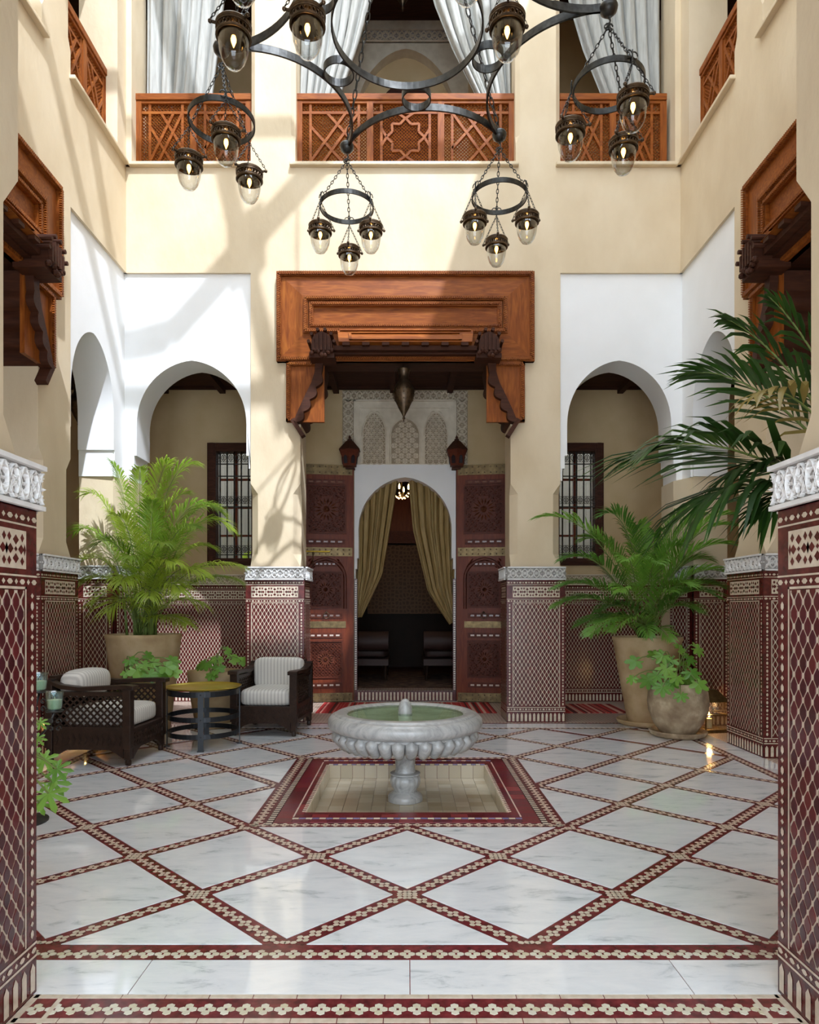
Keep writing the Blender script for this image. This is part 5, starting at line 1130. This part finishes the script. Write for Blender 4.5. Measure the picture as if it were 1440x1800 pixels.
def textile():
    m = mat('woven_hanging', (.1, .06, .03), .7); N, L, b = nodes(m); mp = coords(m, 'World', (1, 1, 1)); v = N.new('ShaderNodeTexVoronoi'); v.inputs['Scale'].default_value = 13; v.feature = 'DISTANCE_TO_EDGE'; v.inputs['Randomness'].default_value = .55
    L.new(mp.outputs[0], v.inputs['Vector']); r = ramp(m, v.outputs['Distance'], [(.1, (.16, .09, .045)), (.3, (.07, .035, .02)), (.5, (.13, .075, .035))]); L.new(r.outputs[0], b.inputs['Base Color']); return m
M['textile'] = textile()
t = empty('wall_hanging', (-.03, 13.35, 1.2), 0, 'dark patterned wall hanging under a red wood head at the end of the dim room', 'wall hanging')
g = MB(); g.box(-.75, -.03, .0, .75, .0, 1.35); g.build('cloth', 'textile', t)
g = MB(); g.box(-.45, -.10, 1.38, .45, .0, 1.62); g.build('carved_rail', 'doorcarve', t)
g = MB(); g.box(-.40, -.03, 1.62, .40, .0, 2.3); g.build('head_panel', 'door', t)
for s in (-1, 1):
    t = empty('scroll_bench', (-.02+s*.62, 11.15, .158), 0, 'dark scroll-armed bench %s' % ('under the higher tied gold curtain' if s < 0 else 'under the lower tied gold curtain'), 'bench', 'benches in the dim room')
    g = MB(); cushion(g, (0, .25, .42), (.66, .9, .16), .3); g.build('seat', 'darkcloth', t, smooth='all')
    g = MB(); pr = [(-.33+.0, 0)]; g.tube([(-.34, -.28, .62), (.34, -.28, .62)], .16, 16); g.build('scroll_arm', 'darkcloth', t, smooth=True)
    g = MB(); g.box(-.34, -.42, .24, .34, .6, .34); g.build('frame', 'darkcloth', t)
    for x in (-.3, .3):
        for y in (-.36, .55): g = MB(); g.tube([(x, y, 0), (x*.95, y*.97, .14), (x, y, .26)], [.02, .028, .05], 8); g.build('leg', 'chair', t, smooth=True)
YG = 9.72
curtain('gold_curtain', [(622, 820), (626, 900), (628, 1000), (624, 1085)], [(702, 820), (690, 900), (672, 1010), (636, 1085)], YG, 'olive gold curtain tied back beside the bolted door leaf', 'gold', 6, .05, 60, 26, gather=1.5)
curtain('gold_curtain', [(715, 820), (725, 930), (752, 1040), (790, 1098)], [(805, 820), (800, 930), (800, 1030), (802, 1090)], YG, 'olive gold curtain tied back lower beside the plain door leaf', 'gold', 7, .05, 60, 26, gather=1.5)
# small crystal chandelier in the room
t = empty('crystal_chandelier', at(706, 862, 11.4), 0, 'small lit crystal chandelier between the gold curtains', 'chandelier'); M['crystal'] = mat('glowing_crystal', (1, .8, .5), .1, emit=(1, .62, .28), es=5)
g = MB(); g.tube([(0, 0, 1.0), (0, 0, .0)], .008, 6); g.ball((0, 0, -.08), .05, 10, 6); g.build('stem', 'oldbrass', t, smooth='all')
for k in range(6):
    a = 2*pi*k/6+.3; e = V((cos(a), sin(a), 0)); g = MB(); g.tube([V((0, 0, -.08))+e*(.16*i/8)+V((0, 0, -.05*sin(pi*i/8)+.06*i/8)) for i in range(9)], .006, 5); ar = g.build('arm', 'oldbrass', t, smooth='all')
    g = MB(); p = e*.16+V((0, 0, .0)); g.lathe([(.012, 0), (.016, .04), (.008, .075), (.001, .09)], 8, tuple(p)); g.build('lamp', 'flame', ar)
    for j in range(3): g = MB(); g.octa(tuple(e*(.16-.05*j)+V((0, 0, -.07-.03*j))), .016); g.build('crystal_drop', 'crystal', ar)  # drops emit their own glow, painted in for lamp glints
ld = bpy.data.lights.new('room_light', 'POINT'); ld.energy = 5; ld.color = (1, .6, .3); ld.shadow_soft_size = .12; lo = bpy.data.objects.new('room_light', ld); COL.objects.link(lo); lo.parent = t; lo.location = (0, 0, -.3)
# ------------------------------------------------------------------ hanging lanterns and wooden wall lanterns
def pendant(loc, label, ztop, s=1, cat='lantern'):
    t = empty('pendant_lantern', loc, 0, label, cat)
    g = MB(); g.lathe([(r*s, z*s) for r, z in ((.001, -.36), (.012, -.35), (.008, -.33), (.022, -.31), (.012, -.29), (.03, -.25), (.075, -.17), (.082, -.15), (.125, -.06), (.142, .02), (.13, .09), (.09, .16), (.068, .20), (.066, .25), (.078, .31), (.09, .33), (.001, .335))], 32); b = g.build('body', 'bronze', t, smooth=True)
    g = MB()
    for k in range(16):
        a = 2*pi*k/16
        for (r, z) in ((.138, .05), (.143, .0), (.118, -.075)): g.octa((r*s*cos(a), r*s*sin(a), z*s), .009*s)
    g.build('piercing', 'oldbrass', b, kind='stuff')
    g = MB(); top_ = ztop-loc[2]
    if top_-.33*s > .15: chain(g, V((0, 0, .33*s)), V((0, 0, top_-.01)), .07, .005, .015)
    else: g.tube([(0, 0, .33*s), (0, 0, top_-.002)], .01, 8)
    g.build('chain', 'bronze', t)
pendant(tuple(at(710, 694, 8.05)), 'bulbous pierced bronze lantern hanging before the carved plaster panel', 4.185, .90)
pendant((at(708, 0, 8.9).x, 8.9, at(708, 0, 8.9).z+.17), 'bronze lantern hanging upstairs behind the middle balcony, only its tip in view', 9.6, .9)
pendant((-4.13, 8.5, 3.86), 'gilded lantern glimpsed through the narrow sunlit side arch', 4.42, .8)
for k, (u, lb) in enumerate(((615, 'six-sided wooden lantern standing over the bolted door leaf'), (803, 'six-sided wooden lantern standing over the plain door leaf'))):
    p = at(u, 820, 9.33); t = empty('wooden_lantern', p, 0, lb, 'lantern', 'wooden lanterns over the doors'); hx_ = lambda r, z: [(r*cos(pi/3*i+pi/6), r*sin(pi/3*i+pi/6), z) for i in range(6)]
    def loft(L_, nm, m):
        g = MB(); vs = [v for r, z in L_ for v in hx_(r, z)]; fs = [(i*6+j, i*6+(j+1) % 6, i*6+6+(j+1) % 6, i*6+6+j) for i in range(len(L_)-1) for j in range(6)]+[tuple(range(5, -1, -1)), tuple(len(vs)-6+j for j in range(6))]
        g.add(vs, fs); return g.build(nm, m, t)
    bd = loft([(.10, 0), (.105, .02), (.115, .12), (.145, .17), (.15, .215)], 'body', 'doorcarve')
    loft([(.165, .215), (.16, .23), (.06, .34), (.035, .355)], 'roof', 'cedar_dark')
    g = MB(); g.lathe([(.03, .35), (.035, .37), (.015, .385), (.02, .40), (.008, .42), (.001, .44)], 12); g.build('finial', 'cedar_dark', t, smooth=True)
    for j in range(6):
        a = pi/3*j; e, tn = V((cos(a), sin(a), 0)), V((-sin(a), cos(a), 0)); g = MB(); Pq = lambda x, y, c=0: e*(.095+.012*y/.12+c)+tn*x+V((0, 0, y))
        g.prism([(-.026, .03)]+arch_pts(-.026, .026, .10, .14, 4)+[(.026, .03)], Pq, -.01, .004); g.build('arched_shade_inset', 'black', bd)  # solid black insets painted as the shade inside arched openings
    g = MB(); g.box(-.06, .05, -.02, .06, .17, .0); g.build('shelf', 'cedar_dark', t)
# ------------------------------------------------------------------ gallery windows with wrought grilles
def window(n, x0, x1, z0=1.94, z1=3.60):
    t = empty('window_%d' % n, ((x0+x1)/2, YB, z0), kind='structure'); h = (x1-x0)/2; H = z1-z0
    for k, (a, b, c_, d) in enumerate(((-h-.03, -.03, -h+.09, H+.03), (h-.09, -.03, h+.03, H+.03), (-h+.09, H-.09, h-.09, H+.03), (-h+.09, -.03, h-.09, .07))):
        g = MB(); g.box(a, -.05, b, c_, .12, d); g.box(a+.03, -.06, b+.03 if d-b < .5 else b, c_-.03 if c_-a < .5 else c_, -.05, d-.03 if d-b < .5 else d); g.build('frame_piece', 'cedar_dark', t, bevel=.006)
    w_ = h-.09
    for i in range(5): g = MB(); x = -w_+2*w_*(i+.5)/5; g.tube([(x, .0, .07), (x, .0, H-.09)], .011, 6); g.build('grille_bar', 'iron', t)
    for zz in (.12, H*.48, H*.74, H-.26): g = MB(); g.box(-w_, -.006, zz-.008, w_, .006, zz+.008); g.build('cross_bar', 'iron', t)
    g = MB()
    for zc, hh in ((H-.17, .07), (H*.52+.03, .06), (.2, .06)):
        for i in range(5):
            x = -w_+2*w_*(i+.5)/5
            for s in (-1, 1):
                for r_ in (.036, .02): g.tube([(x+s*.035+r_*cos(2*pi*k/10), 0, zc+hh*.9*r_/.036*sin(2*pi*k/10)) for k in range(10)], .004, 4, True)
    g.build('scroll_work', 'iron', t, kind='stuff')
    for s in (-1, 1):
        a, b = sorted((0, s*w_)); g = MB(); g.box(a+.01, .12, .05, b-.01, .13, H-.07); g.build('pane', 'glass', t)
        for zz in (.4, .8, 1.2): g = MB(); g.box(a+.02, .10, zz-.014, b-.02, .13, zz+.014); g.build('glazing_bar', 'door', t)
    g = MB(); g.box(-.02, .09, .05, .02, .15, H-.07); g.build('mullion', 'door', t)
window(1, -2.78, -2.10); window(2, 2.05, 2.73)
# light wells behind the windows, one with planting
M['pale'] = mat('pale_wall', (.36, .36, .345), .8)
for s, nm in ((-1, 'wall_well_sunny'), (1, 'wall_well_shady')):
    x0, x1 = sorted((s*2.1, s*5.3)); g = MB(); g.box(x0, 12.0, 0, x1, 12.2, 4.6); g.box(x0, 9.85, -.1, x1, 12.2, .0); g.box(s*2.1-.05, 9.85, 0, s*2.1+.05, 12.2, 4.6); g.box(s*5.3-.05, 9.85, 0, s*5.3+.05, 12.2, 4.6); struct(nm, g, 'pale')
def shrub(loc, label):
    t = empty('shrub', loc, 0, label, 'shrub'); rd = random.Random(3)
    for k in range(26):
        a = rd.uniform(0, 2*pi); L_ = rd.uniform(.25, .5); g = MB(); d = V((cos(a), sin(a)*.6, 0))
        frond(g, V((0, 0, 1.3)), V((0, 0, 1.6))+d*L_*.4+V((0, 0, L_)), V((0, 0, 1.5))+d*L_+V((0, 0, L_*rd.uniform(.5, 1.6))), 12, .2, .05, rnd=rd, ms=1); g.build('spray', ['palm', 'stem'], t, fix=False)
    g = MB(); g.tube([(0, 0, 0), (.02, 0, .8), (0, 0, 1.6)], [.05, .04, .03], 6); g.build('trunk', 'stem', t)
shrub((-2.75, 10.9, 0), 'green garden shrub seen through the barred window behind the sunlit palm')
